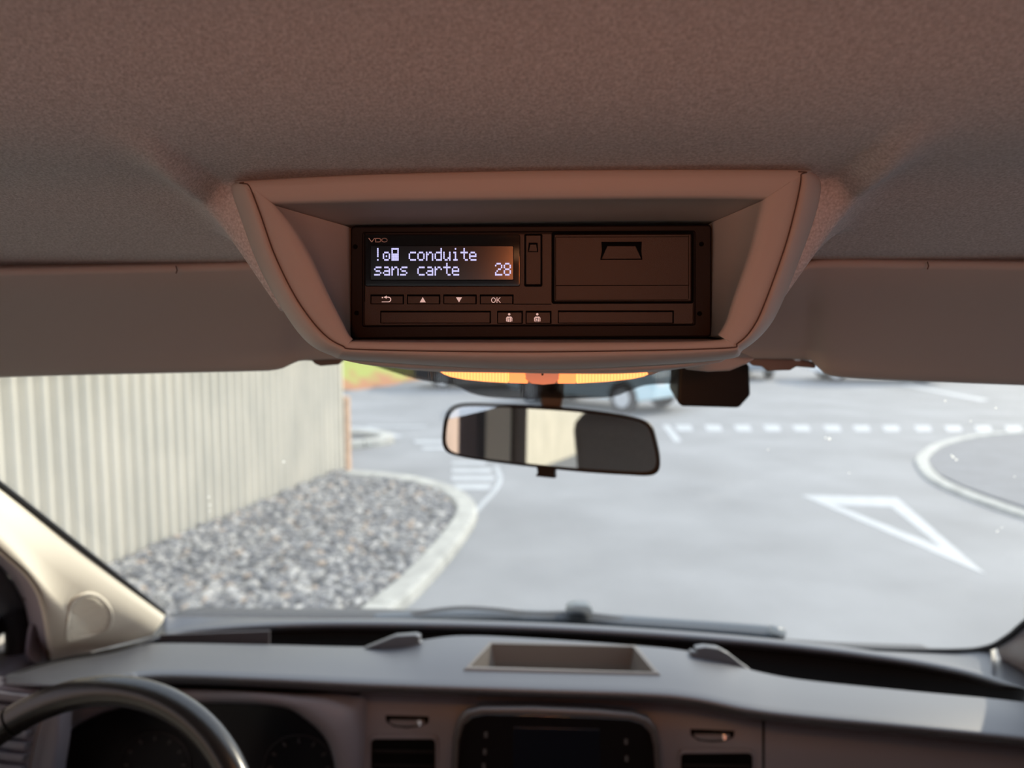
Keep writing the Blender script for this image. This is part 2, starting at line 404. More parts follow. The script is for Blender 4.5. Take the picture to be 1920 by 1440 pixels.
# road paint
def marking(name, label, pts, group=None, cat='road marking', hole=None, h=.004):
    P = [G(x, y) for x, y in pts]
    if hole:
        Hh = [G(x, y) for x, y in hole]; n = len(P); up_ = Vector((0, 0, h))
        vs = [p+up_ for p in P]+[p+up_ for p in Hh]+P+Hh
        fs = [(i, (i+1) % n, n+(i+1) % n, n+i) for i in range(n)]+[(i, (i+1) % n, 2*n+(i+1) % n, 2*n+i) for i in range(n)]+[(n+i, n+(i+1) % n, 3*n+(i+1) % n, 3*n+i) for i in range(n)]
        o = mesh(name, vs, fs, M['paint'])
    else: o = prism(name, [p+Vector((0, 0, h)) for p in P], (0, 0, -h*1.5), M['paint'])
    return tag(o, label, cat, group)
marking('triangle_marking', 'large white outlined yield triangle painted on the asphalt', [(1502, 929), (1681, 933), (1848, 1078)], hole=[(1565, 947), (1671, 951), (1766, 1027)])
ORD = 'first second third fourth fifth sixth seventh eighth ninth tenth eleventh twelfth'.split()
for i, x in enumerate([1282, 1337, 1392, 1447, 1502, 1560, 1615, 1670, 1730, 1787, 1843, 1900]):
    y = 802 + (x-1282)*.003
    marking('dash_marking', ORD[i]+' white block of the far dashed line, counted from the mirror', [(x-17, y-5), (x+13, y-5), (x+18, y+6), (x-10, y+6)], 'white blocks of the dashed line across the far asphalt')
marking('slanted_marking', 'short slanted white stroke at the mirror end of the dashed line', [(1241, 797), (1255, 797), (1278, 828), (1265, 829)])
marking('bay_marking', 'long thin white parking bay line below the visor gap', [(1690, 722), (1705, 722), (1856, 750), (1838, 752)])
cwl = ['farthest thin bar of the zebra crossing beside the gravel kerb', 'second thin bar from the far end of the zebra crossing beside the kerb', 'third bar of the zebra crossing, next to the nearest bar', 'nearest and thickest bar of the zebra crossing at the gravel kerb']
for lab, (x0, x1, y0, y1) in zip(cwl, [(846, 912, 866, 871), (846, 922, 879, 886), (846, 928, 893, 901), (852, 920, 908, 918)]):
    marking('crossing_bar', 'white ' + lab, [(x0, y0), (x1, y0), (x1-2, y1), (x0+2, y1)], 'zebra crossing bars by the gravel kerb')
for lab, (x0, x1, y0, y1) in zip(['upper of two white bars left of the mirror', 'lower of two white bars left of the mirror'], [(776, 840, 826, 831), (790, 848, 838, 843)]):
    marking('crossing_bar', lab, [(x0, y0), (x1, y0), (x1+6, y1), (x0+4, y1)], 'far crossing bars left of the mirror')
def line_marking(name, label, keys, w):
    pts = [Vector(p) for p in crom([G(x, y) for x, y in keys], 50)]
    return tag(ribbon(name, pts, w, .005, M['paint']), label, 'road marking')
line_marking('curved_marking', 'thin pale curved line round the crossing next to the gravel kerb', [(885, 968), (905, 945), (928, 920), (938, 898), (930, 874)], .06)
line_marking('island_marking', 'white line curving round the small island past the wall', [(620, 801), (680, 803), (715, 810), (748, 820)], .16)
line_marking('lane_marking', 'faint white line across the far asphalt left of the mirror', [(690, 799), (740, 800), (800, 799)], .12)

# grass bank
gx = [(560, 741), (640, 734), (700, 728), (760, 718), (820, 709), (880, 702)]
base = [G(x, y) for x, y in gx]; rows = []
for k in range(9):
    t = k/8; rows.append([p + Vector((-1.5*t, 9*t, 2.6*math.sin(t*PI/2)**1.1 + .08*math.sin(j*2.3+k*1.7))) for j, p in enumerate(base)])
tag(grid('grass_bank', rows, M['bank']), 'sloping bank with yellow-green grass above orange earth beyond the wall end', 'bank')

# parked cars
def car(label, loc, rz, paint, group='parked cars'):
    t = thing('car', label, 'car', (0, 0, 0)); L_, Wd = 4.2, 1.74
    prof = [(-2.1, .35), (-2.12, .62), (-2.05, .86), (-1.25, .98), (-.55, 1.42), (.2, 1.48), (1.1, 1.42), (1.75, 1.02), (2.08, .92), (2.1, .4), (1.72, .28)]
    def arch(cx): return [(cx+.37*math.cos(a), .32+.37*math.sin(a)) for a in [math.radians(d) for d in range(0, 181, 20)]]
    prof += [(1.28+.37, .28)] + arch(1.28) + [(.91, .28), (-.93, .28)] + arch(-1.3) + [(-1.68, .28)]
    prism('body', [Vector((x, -Wd/2, z)) for x, z in prof], (0, Wd, 0), paint, t, .05, 3)
    for s in (-1, 1):
        w = [(-1.12, 1.0), (-.55, 1.35), (.15, 1.40), (.15, .98)]; w2 = [(.22, .98), (.22, 1.40), (1.02, 1.35), (1.5, 1.02)]
        for q in (w, w2): prism('side_window', [Vector((x, s*(Wd/2+.004), z)) for x, z in q], (0, -s*.02, 0), M['carglass'], t)
        for cx in (-1.3, 1.28):
            c = Vector((cx, s*(Wd/2-.10), .32)); lp = [c+Vector((.32*math.cos(a), s*.10, .32*math.sin(a))) for a in [2*PI*k/28 for k in range(28)]]
            wh = prism('wheel', lp, (0, -s*.2, 0), M['tyre'], t, .03)
            lp = [c+Vector((.2*math.cos(a), s*.108, .2*math.sin(a))) for a in [2*PI*k/24 for k in range(24)]]
            r_ = prism('rim', lp, (0, -s*.02, 0), M['alloy'], wh, .004)
        prism('headlamp', [Vector((-2.13, s*(.5+dx), z)) for dx, z in ((0, .62), (.3, .62), (.3, .78), (0, .78))], (.05, 0, 0), M['whitelens'], t)
        prism('tail_lamp', [Vector((2.12, s*(.6+dx), z)) for dx, z in ((0, .68), (.2, .68), (.2, .9), (0, .9))], (-.05, 0, 0), M['redlens'], t)
    prism('windscreen', [Vector((x, y, z)) for x, y, z in ((-1.23, -.72, 1.01), (-1.23, .72, 1.01), (-.58, .64, 1.42), (-.58, -.64, 1.42))], (.03, 0, -.03), M['carglass'], t)
    prism('rear_window', [Vector((x, y, z)) for x, y, z in ((1.76, -.7, 1.04), (1.76, .7, 1.04), (1.14, .64, 1.42), (1.14, -.64, 1.42))], (-.03, 0, -.03), M['carglass'], t)
    t.location = loc; t.rotation_euler = (0, 0, rz); return t
pb = mat('pale blue car paint', (.50, .66, .72), .3, coat=.5); dk = mat('dark blue car paint', (.05, .07, .10), .3, coat=.5)
wt = mat('white car paint', (.75, .8, .84), .3, coat=.5); gy = mat('grey car paint', (.20, .25, .31), .3, coat=.5)
g1 = G(1165, 775); rz = math.radians(140)
car('pale blue parked car with its wheel showing above the mirror', tuple(g1 - Matrix.Rotation(rz, 3, 'Z') @ Vector((-1.3, .87, 0))), rz, pb)
car('dark car parked far off past the left end of the mirror', tuple(G(905, 730)+Vector((0, 1.0, 0))), math.radians(8), dk)
car('grey blue car parked under the right visor clip', tuple(G(1412, 714)+Vector((0, 2.2, 0))), math.radians(90), gy)
car('white car parked at the inner corner of the right visor', tuple(G(1610, 719)+Vector((.9, 1.2, 0))), math.radians(172), wt)

# ------------------------------------------------------------------ the cab shell
def z0(Y):
    ks = [(-2.6, .15), (-.2, .15), (.05, .148), (.15, .14), (.21, .124), (.25, .1085), (.28, .0925), (.305, .082), (.33, .0765), (.365, .0715), (.40, .061), (.44, .050), (.475, .040), (.50, .040), (.56, .035), (.62, .02), (.70, -.0)]
    return float(np.interp(Y, [k[0] for k in ks], [k[1] for k in ks]))
XC = -.012
def smooth_(a, b, t):
    t = max(0, min(1, (t-a)/(b-a))); return t*t*(3-2*t)
def zc(x, Y):
    z = np.mean([z0(Y+d) for d in (-.015, -.007, 0, .007, .015)])
    a = abs(x-XC)
    if Y > .30:
        fl = (a - (.125 + max(0, Y-.37)*.30))*1.5 + smooth_(.425, .458, Y)*.2
        fl = max(fl, .006); k = .022
        h = max(0, min(1, .5+.5*(z-fl)/k)); zz = z*(1-h)+fl*h - k*h*(1-h)
        w = smooth_(.30, .37, Y) if a > .17 else smooth_(.366, .384, Y)*(1-smooth_(.155, .17, a)) + smooth_(.30, .37, Y)*smooth_(.155, .17, a)
        z = z*(1-w)+zz*w
    return H + z - .10*max(0, abs(x)-.72)**1.5
Ys = list(np.linspace(-2.5, .1, 14)) + list(np.linspace(.12, .30, 19)) + list(np.linspace(.305, .56, 70)) + list(np.linspace(.57, .74, 10))
Xs = list(np.linspace(-.95, -.32, 14)) + list(np.linspace(-.31, .29, 140)) + list(np.linspace(.30, .95, 14))
grid('ceiling', [[(x, y, zc(x, y)) for x in Xs] for y in Ys], M['fabric'], skip=lambda c: abs(c.x-XC) < .118 and .362 < c.y < .60)
tag(bpy.data.objects['ceiling'], 'grey fabric headliner of the van roof', 'ceiling', kind='structure')
tag(box('roof', (0, -.95, H+.20), (1.96, 3.3, .04), M['bodywhite'], None, .01), 'outer roof skin of the van over the headliner', 'roof', kind='structure')
tag(box('floor', (0, -.55, .62), (1.96, 3.9, .06), M['floormat'], None), 'dark floor of the van cab', 'floor', kind='structure')
tag(box('wall_back', (0, -2.55, 1.05), (1.96, .06, .9), M['bodywhite'], None), 'unseen rear partition behind the seats, cut low to let daylight in', 'wall', kind='structure')  # unseen; kept low so extra daylight reaches the cab

def side(s, name, lab):
    t = thing(name, lab, 'wall', (s*.93, -.5, .65), kind='structure'); X = s*.93
    def pn(nm, y0, y1, z0_, z1, m, th=.05, off=0): box(nm, (X-s*off, (y0+y1)/2, H+(z0_+z1)/2), (th, y1-y0, z1-z0_), m, t, .008)
    pn('lower_panel', -2.55, 1.35, -1.3, -.50, M['bodywhite'])
    pn('top_rail', -2.55, .75, .03, .2, M['bodywhite'])
    pn('pillar_panel', -.22, -.18, -.5, .05, M['bodydark'], .08, .02)
    pn('pillar_panel', -.345, -.22, -.5, .05, M['pillar'], .08, .02)
    pn('gap_strip', -.365, -.345, -.5, .05, M['rubber'], .06, .02)
    pn('pillar_panel', -.43, -.365, -.5, .05, M['bodybrown'], .08, .02)
    pn('rear_panel', -2.55, -1.7, -.5, .05, M['bodywhite'])
    pn('window_sill', -1.7, 1.2, -.50, -.455, M['rubber'], .09, .02)
    for nm, y0, y1 in (('door_glass', -.18, 1.2), ('rear_glass', -1.7, -.43)):
        mesh(nm, [(X, y0, H-.49), (X, y1, H-.49), (X, min(y1, .68), H+.04), (X, y0, H+.04)], [(0, 1, 2, 3)], M['sideglass' if nm == 'door_glass' else 'rearglass'], t)
    return t
side(-1, 'wall_left', 'left cab side with door and rear windows')
side(1, 'wall_right', 'right cab side with door and rear windows')

# seats, seen only in the mirror
def seat(label, x):
    t = thing('cab_seat', label, 'seat', (x, -.35, .65))
    box('seat_cushion', (x, -.20, 1.08), (.50, .50, .16), M['seat'], t, .05)
    R = Matrix.Rotation(math.radians(-12), 3, 'X')
    box('backrest', (x, -.50, 1.43), (.50, .14, .66), M['seat'], t, .055, rot=R)
    box('headrest', (x, -.57, 1.86), (.27, .11, .19), M['seat'], t, .045, rot=R)
    for dx in (-.06, .06): tube('headrest_post', [(x+dx, -.56, 1.72), (x+dx, -.57, 1.80)], .006, M['chrome'], t)
    box('seat_base', (x, -.22, .82), (.40, .40, .36), M['black'], t, .02)
seat('dark cloth driver seat reflected in the mirror', -.44)
seat('dark cloth passenger seat opposite the driver seat', .52)

# windscreen
gl = thing('window_1', 'large curved clear windscreen of the van', 'windscreen', (0, 1.2, H-.5), kind='structure')
rows = [[(x, glass_Y(x, H+z), H+z) for x in np.linspace(-.98, .98, 33)] for z in np.linspace(-.72, .02, 24)]
grid('glass_pane', rows, M['glass'], gl)
def frit(name, top, bot, parent, nx=170, nz=26, hole=.36):
    """opaque print with a regular lattice of clear square holes"""
    us = sorted([k/nx for k in range(nx+1)]+[(k+1-hole)/nx for k in range(nx)]); ws = sorted([k/nz for k in range(nz+1)]+[(k+1-hole)/nz for k in range(nz)])
    T, B = interp_x([(a, b, 0) for a, b in top], 200), interp_x([(a, b, 0) for a, b in bot], 200); tx = [t[0] for t in T]; bx = [b[0] for b in B]
    x0, x1 = tx[0], tx[-1]; vs, fs = [], []; n = len(us)
    for w in ws:
        for u in us:
            x = x0+(x1-x0)*u; a, b = float(np.interp(x, tx, [t[1] for t in T])), float(np.interp(x, bx, [t[1] for t in B])); vs.append(W(x, a+(b-a)*w, .004))
    for i in range(len(ws)-1):
        for j in range(n-1):
            if i % 2 and j % 2 : continue
            fs.append((i*n+j, i*n+j+1, (i+1)*n+j+1, (i+1)*n+j))
    return tag(mesh(name, vs, fs, M['fritblack'], parent, True), kind='stuff')
frit('dot_band', [(690, 660), (800, 660), (1000, 660), (1200, 660), (1345, 660)], [(690, 682), (760, 705), (800, 715), (850, 722), (885, 738), (930, 746), (1030, 748), (1140, 745), (1180, 733), (1215, 722), (1290, 719), (1345, 719)], gl)
# edge seal between glass and trim
tube('glass_seal', crom([W(x, y, .006) for x, y in [(-420, 620), (-180, 775), (0, 909), (150, 1026), (308, 1150)]], 40), .004, M['rubber'], gl)
tube('glass_seal', crom([W(x, y, .006) for x, y in [(1400, 1203), (1600, 1217), (1780, 1221), (1850, 1215), (1890, 1195), (1925, 1166), (2100, 1020), (2400, 780)]], 60), .005, M['rubber'], gl)
for x, y, r in [(1555, 823, .0016), (1548, 821, .001), (1787, 857, .0014), (1793, 862, .0013), (1784, 854, .001), (1592, 887, .0009), (1870, 996, .0012), (1878, 989, .0009), (391, 932, .0013), (393, 947, .0013), (393, 958, .001), (532, 866, .0013), (1772, 752, .001), (1867, 765, .001), (1820, 790, .0009), (1902, 894, .0008), (1440, 843, .0008)]:
    c = W(x, y, -.001); 
    lp = [c + (rgt*math.cos(a)+upv*math.sin(a))*r for a in [2*PI*k/10 for k in range(10)]]
    prism('water_drop', lp, ray(x, y).normalized()*.0006, M['drop'], gl)

# A pillars
def RP(px, py, off): return W(px, py, off)
def pillar(name, lab, m, rails, tip=None):
    rows = [crom([RP(*k) for k in r], 60) for r in rails]
    o = grid(name, rows, m); tag(o, lab, 'trim', kind='structure'); return o
lp_rails = [
    [(-700, 440, .0), (-420, 622, .0), (-180, 777, .0), (0, 911, .0), (150, 1028, .0), (308, 1152, .0)],
    [(-700, 450, .018), (-420, 630, .018), (-180, 785, .018), (0, 918, .018), (148, 1034, .018), (309, 1154, .018)],
    [(-700, 470, .06), (-420, 650, .06), (-180, 805, .06), (0, 938, .06), (140, 1052, .06), (305, 1166, .06)],
    [(-700, 500, .12), (-420, 680, .12), (-180, 835, .12), (0, 968, .12), (125, 1085, .12), (285, 1192, .12)],
    [(-700, 530, .17), (-420, 715, .17), (-180, 868, .17), (0, 1000, .17), (105, 1120, .17), (200, 1215, .17)],
    [(-700, 555, .22), (-420, 745, .23), (-180, 895, .24), (0, 1026, .24), (80, 1115, .24), (104, 1240, .24)],
    [(-700, 560, .17), (-420, 755, .17), (-180, 900, .17), (-6, 1034, .17), (70, 1120, .17), (92, 1245, .17)]]
p1 = pillar('trim_1', 'cream plastic trim of the left windscreen pillar', M['pillar'], lp_rails)
T1 = tree_of(p1)
# tweeter grille on the pillar
gk = [(168, 1112), (190, 1120), (207, 1140), (211, 1160), (205, 1178), (190, 1189), (150, 1199), (130, 1203), (124, 1196), (126, 1170), (132, 1135), (142, 1120)]
def on1(x, y, off): 
    h_ = hit(T1, x, y, off); return h_ if h_ is not None else V(x, y, 1.0)
lo = crom([Vector((x, y, 0)) for x, y in gk], 48, True)
def scl(p, k): return (167+(p[0]-167)*k, 1158+(p[1]-1158)*k)
gr = grid('speaker_grille', [[on1(*scl(p, k), o_) for p in lo] for k, o_ in ((1.05, -.001), (1.0, .0040), (.93, .0040), (.87, .0006), (.5, .0010), (.08, .0012))], M['pillar'], p1, closed=True, cap_last=True)
RV, RF = [], []
for i in range(19):
    y0_ = 1122+i*4.1; seg_ = []
    for j in range(25):
        x = 128+j*3.3; y = y0_+(x-165)*.10+.0016*(x-165)**2
        inn = False; jj = len(lo)-1
        q = [scl(p, .84) for p in lo]
        for a in range(len(q)):
            if (q[a][1] > y) != (q[jj][1] > y) and x < (q[jj][0]-q[a][0])*(y-q[a][1])/(q[jj][1]-q[a][1])+q[a][0]: inn = not inn
            jj = a
        if inn: seg_.append((x, y))
    for (xa, ya), (xb, yb) in zip(seg_, seg_[1:]):
        b = len(RV); RV += [on1(xa, ya-1.5, .0006), on1(xb, yb-1.5, .0006), on1(xb, yb, .0042), on1(xa, ya, .0042), on1(xa, ya+1.5, .0006), on1(xb, yb+1.5, .0006)]
        RF += [(b, b+1, b+2, b+3), (b+3, b+2, b+5, b+4)]
tag(mesh('grille_ribs', RV, RF, M['pillar'], gr), kind='stuff')

rp_rails = [
    [(2500, 760, 0), (2100, 1030, 0), (1925, 1172, 0), (1893, 1198, 0), (1868, 1215, 0)],
    [(2500, 780, .03), (2100, 1045, .03), (1940, 1190, .03), (1905, 1210, .03), (1876, 1236, .03)],
    [(2500, 830, .08), (2120, 1090, .08), (1980, 1220, .08), (1930, 1245, .08), (1893, 1262, .08)],
    [(2500, 920, .12), (2160, 1150, .12), (2040, 1260, .12), (1990, 1290, .12), (1915, 1300, .12)]]
pillar('trim_2', 'pale trim of the right windscreen pillar at the dashboard end', M['bluetrim'], rp_rails)

# door frame beside the left pillar
pXd = Vector((-.845, 0, 0)); nX = Vector((1, 0, 0))
def onX(px, py, x=-.845): return onplane(px, py, Vector((x, 0, 0)), nX)
d1 = thing('door_1', 'mauve-grey front door frame at the left edge below the cream pillar', 'door', tuple(onX(60, 1200)), kind='structure')
r0 = crom([RP(*k) for k in lp_rails[6]], 50)
r1k = [(-700, 590), (-420, 790), (-180, 930), (-10, 1055), (33, 1110), (52, 1190), (40, 1300)]
dfr = grid('door_frame', [r0, [Vector(a)*.55+Vector(b)*.45+Vector((.012, 0, .004)) for a, b in zip(r0, crom([onX(x, y) for x, y in r1k], 50))], crom([onX(x, y) for x, y in r1k], 50)], M['doorgrey'], d1)
tube('door_seal', crom([onX(x, y, -.85) for x, y in [(-420, 830), (-180, 965), (-60, 1040), (-8, 1090), (22, 1140), (33, 1190), (28, 1250), (5, 1320), (-40, 1400)]], 60), .019, M['rubber'], d1, n=14, flat=.8)
prism('frame_lower_panel', [onX(x, y, -.842) for x, y in [(95, 1235), (30, 1235), (20, 1300), (-20, 1390), (-60, 1600), (60, 1600), (60, 1290)]], (-.03, 0, 0), M['doorgrey'], d1, .006)
TD = tree_of(dfr)
hk = [(60, 1178), (68, 1172), (76, 1178), (80, 1205), (78, 1240), (62, 1242), (54, 1225)]
prism('handle_recess', [Vector(p)-ray(66, 1205)*.008 for p in crom([onX(x, y, -.80) for x, y in hk], 28, True)], (-.01, .004, 0), mat('grab recess plastic', (.12, .10, .115), .6), d1, .003)
tube('frame_seam', crom([onX(x, y, -.80) for x, y in [(42, 1122), (66, 1135), (82, 1165), (88, 1200), (86, 1245)]], 24), .0008, M['seam'], d1, n=6)
# ------------------------------------------------------------------ sun visors
def visor(label, sgn, top, bot, name='sun_visor'):
    n = 70; t = thing(name, label, 'sun visor', tuple(V(*top[len(top)//2])), 'sun visors under the headliner')
    T, B = interp_x(top, n), interp_x(bot, n)
    def mix(k, dy=0, dY=0):
        return [V(a[0]+(b[0]-a[0])*k, a[1]+(b[1]-a[1])*k+dy, a[2]+(b[2]-a[2])*k+dY) for a, b in zip(T, B)]
    prof = [(0, -6, .02), (0, -1, .004), (0, 6, -.002), (.06, 4, -.004), (.14, 4, -.006), (.24, 3, -.006), (.40, 1, -.004), (.70, 0, 0), (.93, 0, 0), (.985, 0, .001), (1.0, 0, .006), (.99, 0, .014), (.9, 0, .02), (.5, 0, .02)]
    grid('visor_flap', [mix(*p) for p in prof], M['visor'], t)
    return t, T, B
vl, TL, BL = visor('grey sun visor over the steering wheel side', -1,
    [(-330, 508, .46), (-100, 505, .468), (120, 501, .472), (300, 497, .475), (490, 492, .475), (540, 494, .475), (660, 500, .475)],
    [(-330, 716, .585), (-100, 711, .585), (120, 704, .585), (300, 700, .585), (480, 696, .585), (515, 694, .585), (535, 689, .585), (550, 681, .585), (570, 676, .585), (660, 672, .585)])
vr, TR, BR = visor('grey sun visor over the passenger side', 1,
    [(1380, 500, .475), (1490, 497, .475), (1530, 489, .475), (1600, 487, .475), (1740, 489, .475), (1900, 491, .472), (2260, 498, .462)],
    [(1380, 672, .585), (1500, 674, .585), (1524, 678, .585), (1534, 690, .585), (1548, 701, .585), (1575, 707, .585), (1640, 711, .585), (1750, 716, .585), (1900, 722, .585), (2260, 734, .585)])
for t, x, y in ((vl, 330, 499), (vr, 1739, 491)):
    tube('hinge_seam', [V(x, y, .470), V(x+2, y+8, .468), V(x, y+14, .468)], .0004, M['seam'], t, n=6)
# hinge clips
c = prism('visor_clip', [V(x, y, .60) for x, y in [(548, 668), (560, 663), (600, 662), (628, 666), (640, 672), (636, 684), (600, 687), (590, 683), (584, 677), (552, 676)]], (0, .02, .003), M['darkclip'], vl, .0015)
prism('clip_screw', [V(573+5*math.cos(a), 666.5+2.5*math.sin(a), .597) for a in [2*PI*k/12 for k in range(12)]], (0, .003, 0), M['chrome'], c)
c = prism('visor_clip', [V(x, y, .60) for x, y in [(1400, 674), (1420, 672), (1500, 674), (1526, 680), (1532, 688), (1528, 691), (1494, 688), (1482, 695), (1440, 696), (1430, 688), (1412, 686)]], (0, .02, .003), mat('clip plastic', (.13, .10, .095), .5), vr, .0015)
prism('clip_screw', [V(1496+6*math.cos(a), 674.5+2*math.sin(a), .597) for a in [2*PI*k/12 for k in range(12)]], (0, .003, 0), M['chrome'], c)

# ------------------------------------------------------------------ overhead console
con = thing('overhead_console', 'beige-grey moulded console hanging from the headliner around the tachograph', 'console', tuple(V(990, 500, .36)))
O = [(462, 337), (700, 325), (1000, 318), (1300, 316), (1500, 317), (1528, 323), (1541, 345), (1530, 400), (1505, 472), (1470, 560), (1440, 615), (1395, 655), (1340, 676), (1000, 692), (680, 676), (620, 666), (570, 636), (520, 565), (480, 488), (448, 400), (432, 354), (440, 341)]
Sx = [(466, 341), (700, 329), (1000, 322), (1300, 320), (1498, 321), (1503, 327), (1501, 350), (1490, 400), (1473, 462), (1438, 560), (1415, 610), (1385, 643), (1340, 654), (1000, 660), (690, 656), (640, 648), (600, 620), (555, 560), (515, 480), (487, 400), (470, 355), (464, 345)]
Fx = [(518, 382), (700, 377), (1000, 373), (1300, 371), (1424, 373), (1429, 377), (1427, 388), (1417, 430), (1405, 475), (1374, 565), (1362, 602), (1347, 626), (1325, 639), (1000, 642), (688, 640), (660, 634), (640, 600), (612, 545), (580, 478), (545, 420), (524, 394), (517, 386)]
Dx = [(654, 422), (780, 420), (1000, 417), (1200, 415), (1330, 415), (1336, 417), (1337, 430), (1337, 470), (1336, 520), (1335, 580), (1334, 610), (1332, 630), (1326, 636), (1000, 637), (690, 637), (662, 636), (657, 625), (656, 590), (655, 530), (654, 470), (654, 440), (653, 426)]
def lerp2(A, B, k): return [(a[0]+(b[0]-a[0])*k, a[1]+(b[1]-a[1])*k) for a, b in zip(A, B)]
def ring(A, Y, n=220):
    Ys_ = Y if isinstance(Y, list) else [Y]*len(A)
    return [Vector(v) for v in crom([V(x, y, yy) for (x, y), yy in zip(A, Ys_)], n, True)]
Rg = [ring(O, .372), ring(lerp2(O, Sx, .12), .362), ring(lerp2(O, Sx, .35), .353), ring(lerp2(O, Sx, .65), .3485), ring(lerp2(O, Sx, .96), .3465)]
S0 = ring(Sx, .3475); S1 = ring(lerp2(Sx, Fx, .02), .3465)
Rg += [S0, S1]
Rg += [ring(lerp2(Sx, Fx, k), y) for k, y in ((.3, .3463), (.6, .3465), (.88, .347), (1.0, .3485))]
Rg += [ring(lerp2(Fx, Dx, .06), .352), ring(lerp2(Fx, Dx, .5), .3665), ring(lerp2(Fx, Dx, .95), .381), ring(Dx, .384), [p+Vector((0, .02, 0)) for p in ring(Dx, .384)]]
back = [p+Vector((0, .03, 0)) for p in Rg[0]]; back2 = [p+Vector((0, .085, .003)) for p in Rg[0]]
grid('console_shell', [back2, back, Rg[0]]+Rg[1:], M['console'], con, closed=True)
# the seam runs down both sides and along the bottom
sm_ = S1; i0, i1 = int(220*4.1/22), 220
tube('console_seam', [p+Vector((0, -.0002, 0)) for p in sm_[i0:i1]], .00032, M['seam'], con, n=5)
# underside lip behind the front
und = [[V(x, y0_, Y_) for x, y0_ in pts] for Y_, pts in (
    (.385, [(640, 671), (700, 678), (800, 684), (1000, 690), (1150, 689), (1280, 682), (1365, 668)]),
    (.43, [(660, 676), (710, 684), (810, 690), (1000, 695), (1150, 695), (1270, 688), (1350, 676)]),
    (.47, [(690, 676), (730, 686), (820, 694), (1000, 697), (1150, 698), (1250, 692), (1330, 679)]),
    (.54, [(720, 664), (750, 672), (830, 678), (1000, 680), (1150, 682), (1230, 678), (1300, 668)]))]
grid('console_underside', [crom(u, 50) for u in und], M['console'], con, thick=.002)
prism('sensor_shroud', [V(x, y, .50) for x, y in [(1262, 680), (1290, 694), (1330, 698), (1370, 696), (1400, 684), (1420, 672), (1300, 665)]], (0, .05, .004), M['console'], con, .003)

# ------------------------------------------------------------------ tachograph
YD = .3835
tch = thing('tachograph', 'black digital tachograph with a lit two-line display in the overhead console', 'tachograph', tuple(V(995, 530, YD)))
def dl(pts, lift=0): return [V(x, y, YD-lift) for x, y in pts]
def dr(x0, y0, x1, y1, r=1.5, lift=0, skew=0): return dl([(x, y+(skew*(x-995)/340)) for x, y in rrect(x0, y0, x1, y1, r)], lift)
prism('housing', dr(657, 422, 1335, 634, 8, 0, -1.5), (0, .03, 0), M['black'], tch, .0012)
prism('housing_frame', dr(678, 433, 1305, 612, 5, .0012, -1.5), (0, .002, 0), M['black'], tch, .0010)
prism('faceplate', dr(683, 438, 1300, 609, 4, .0022, -1.5), (0, .002, 0), M['device'], tch, .0004)
for x, y in ((666, 462.5), (668.5, 587), (1315.5, 457.5), (1312, 588)):
    prism('screw_hole', dl([(x+4.5*math.cos(a), y+4.5*math.sin(a)) for a in [2*PI*k/16 for k in range(16)]], .0004), (0, .002, 0), M['pit'], tch)
prism('back_casing', dl([(645, 410), (1350, 404), (1350, 650), (645, 650)], -.012), (0, .06, 0), M['black'], tch)
L0 = .0022
# display unit
prism('display_frame', dr(684, 439.5, 975.5, 537, 4, L0+.0008), (0, .001, 0), M['gloss'], tch, .0005)
fe = dr(684.5, 440, 975, 536.5, 4, L0+.0009)
dsp = prism('display', dr(693.6, 460, 963.5, 526, 3, L0+.0011), (0, .001, 0), M['lcd'], tch, .0006)
wn_ = prism('side_groove', dr(683, 437, 684.2, 566, .5, L0+.0003), (0, .001, 0), M['pit'], tch)
FONT = {
 'c': ["     ", "     ", " ####", "#    ", "#    ", "#    ", " ####"], 'o': ["     ", "     ", " ### ", "#   #", "#   #", "#   #", " ### "],
 'n': ["     ", "     ", "# ## ", "##  #", "#   #", "#   #", "#   #"], 'd': ["    #", "    #", " ####", "#   #", "#   #", "#   #", " ####"],
 'u': ["     ", "     ", "#   #", "#   #", "#   #", "#  ##", " ## #"], 'i': ["  #  ", "     ", " ##  ", "  #  ", "  #  ", "  #  ", " ### "],
 't': ["  #  ", "  #  ", "#####", "  #  ", "  #  ", "  #  ", "   ##"], 'e': ["     ", "     ", " ### ", "#   #", "#####", "#    ", " ####"],
 's': ["     ", "     ", " ####", "#    ", " ### ", "    #", "#### "], 'a': ["     ", "     ", " ### ", "    #", " ####", "#   #", " ####"],
 'r': ["     ", "     ", "# ## ", "##  #", "#    ", "#    ", "#    "], '2': [" ### ", "#   #", "    #", "  ## ", " #   ", "#    ", "#####"],
 '8': [" ### ", "#   #", "#   #", " ### ", "#   #", "#   #", " ### "], '!': ["  #  ", "  #  ", "  #  ", "  #  ", "  #  ", "     ", "  #  "],
 '@': ["     ", "     ", " ### ", "#   #", "# # #", "#   #", " ### "], '#': ["#####", "#   #", "#   #", "#####", "#####", "#####", "#####"], ' ': ["     "]*7}
def dots(text, y0_):
    vs, fs = [], []
    for ci, ch in enumerate(text):
        for r_, row in enumerate(FONT[ch]):
            for q, cc in enumerate(row):
                if cc != '#': continue
                x = 660+(235+ci*91.4+q*15.6)/5.647; y = 420+(y0_+r_*19.4)/5.647; w, h_ = 14.2/5.647, 17.4/5.647
                b = len(vs); vs += dl([(x, y), (x+w, y), (x+w, y+h_), (x, y+h_)], L0+.0013); fs.append((b, b+1, b+2, b+3))
    o = mesh('display_text', vs, fs, M['lcdtext'], dsp); o['kind'] = 'stuff'
dots('!@# conduite', 255); dots('sans carte    28', 412)
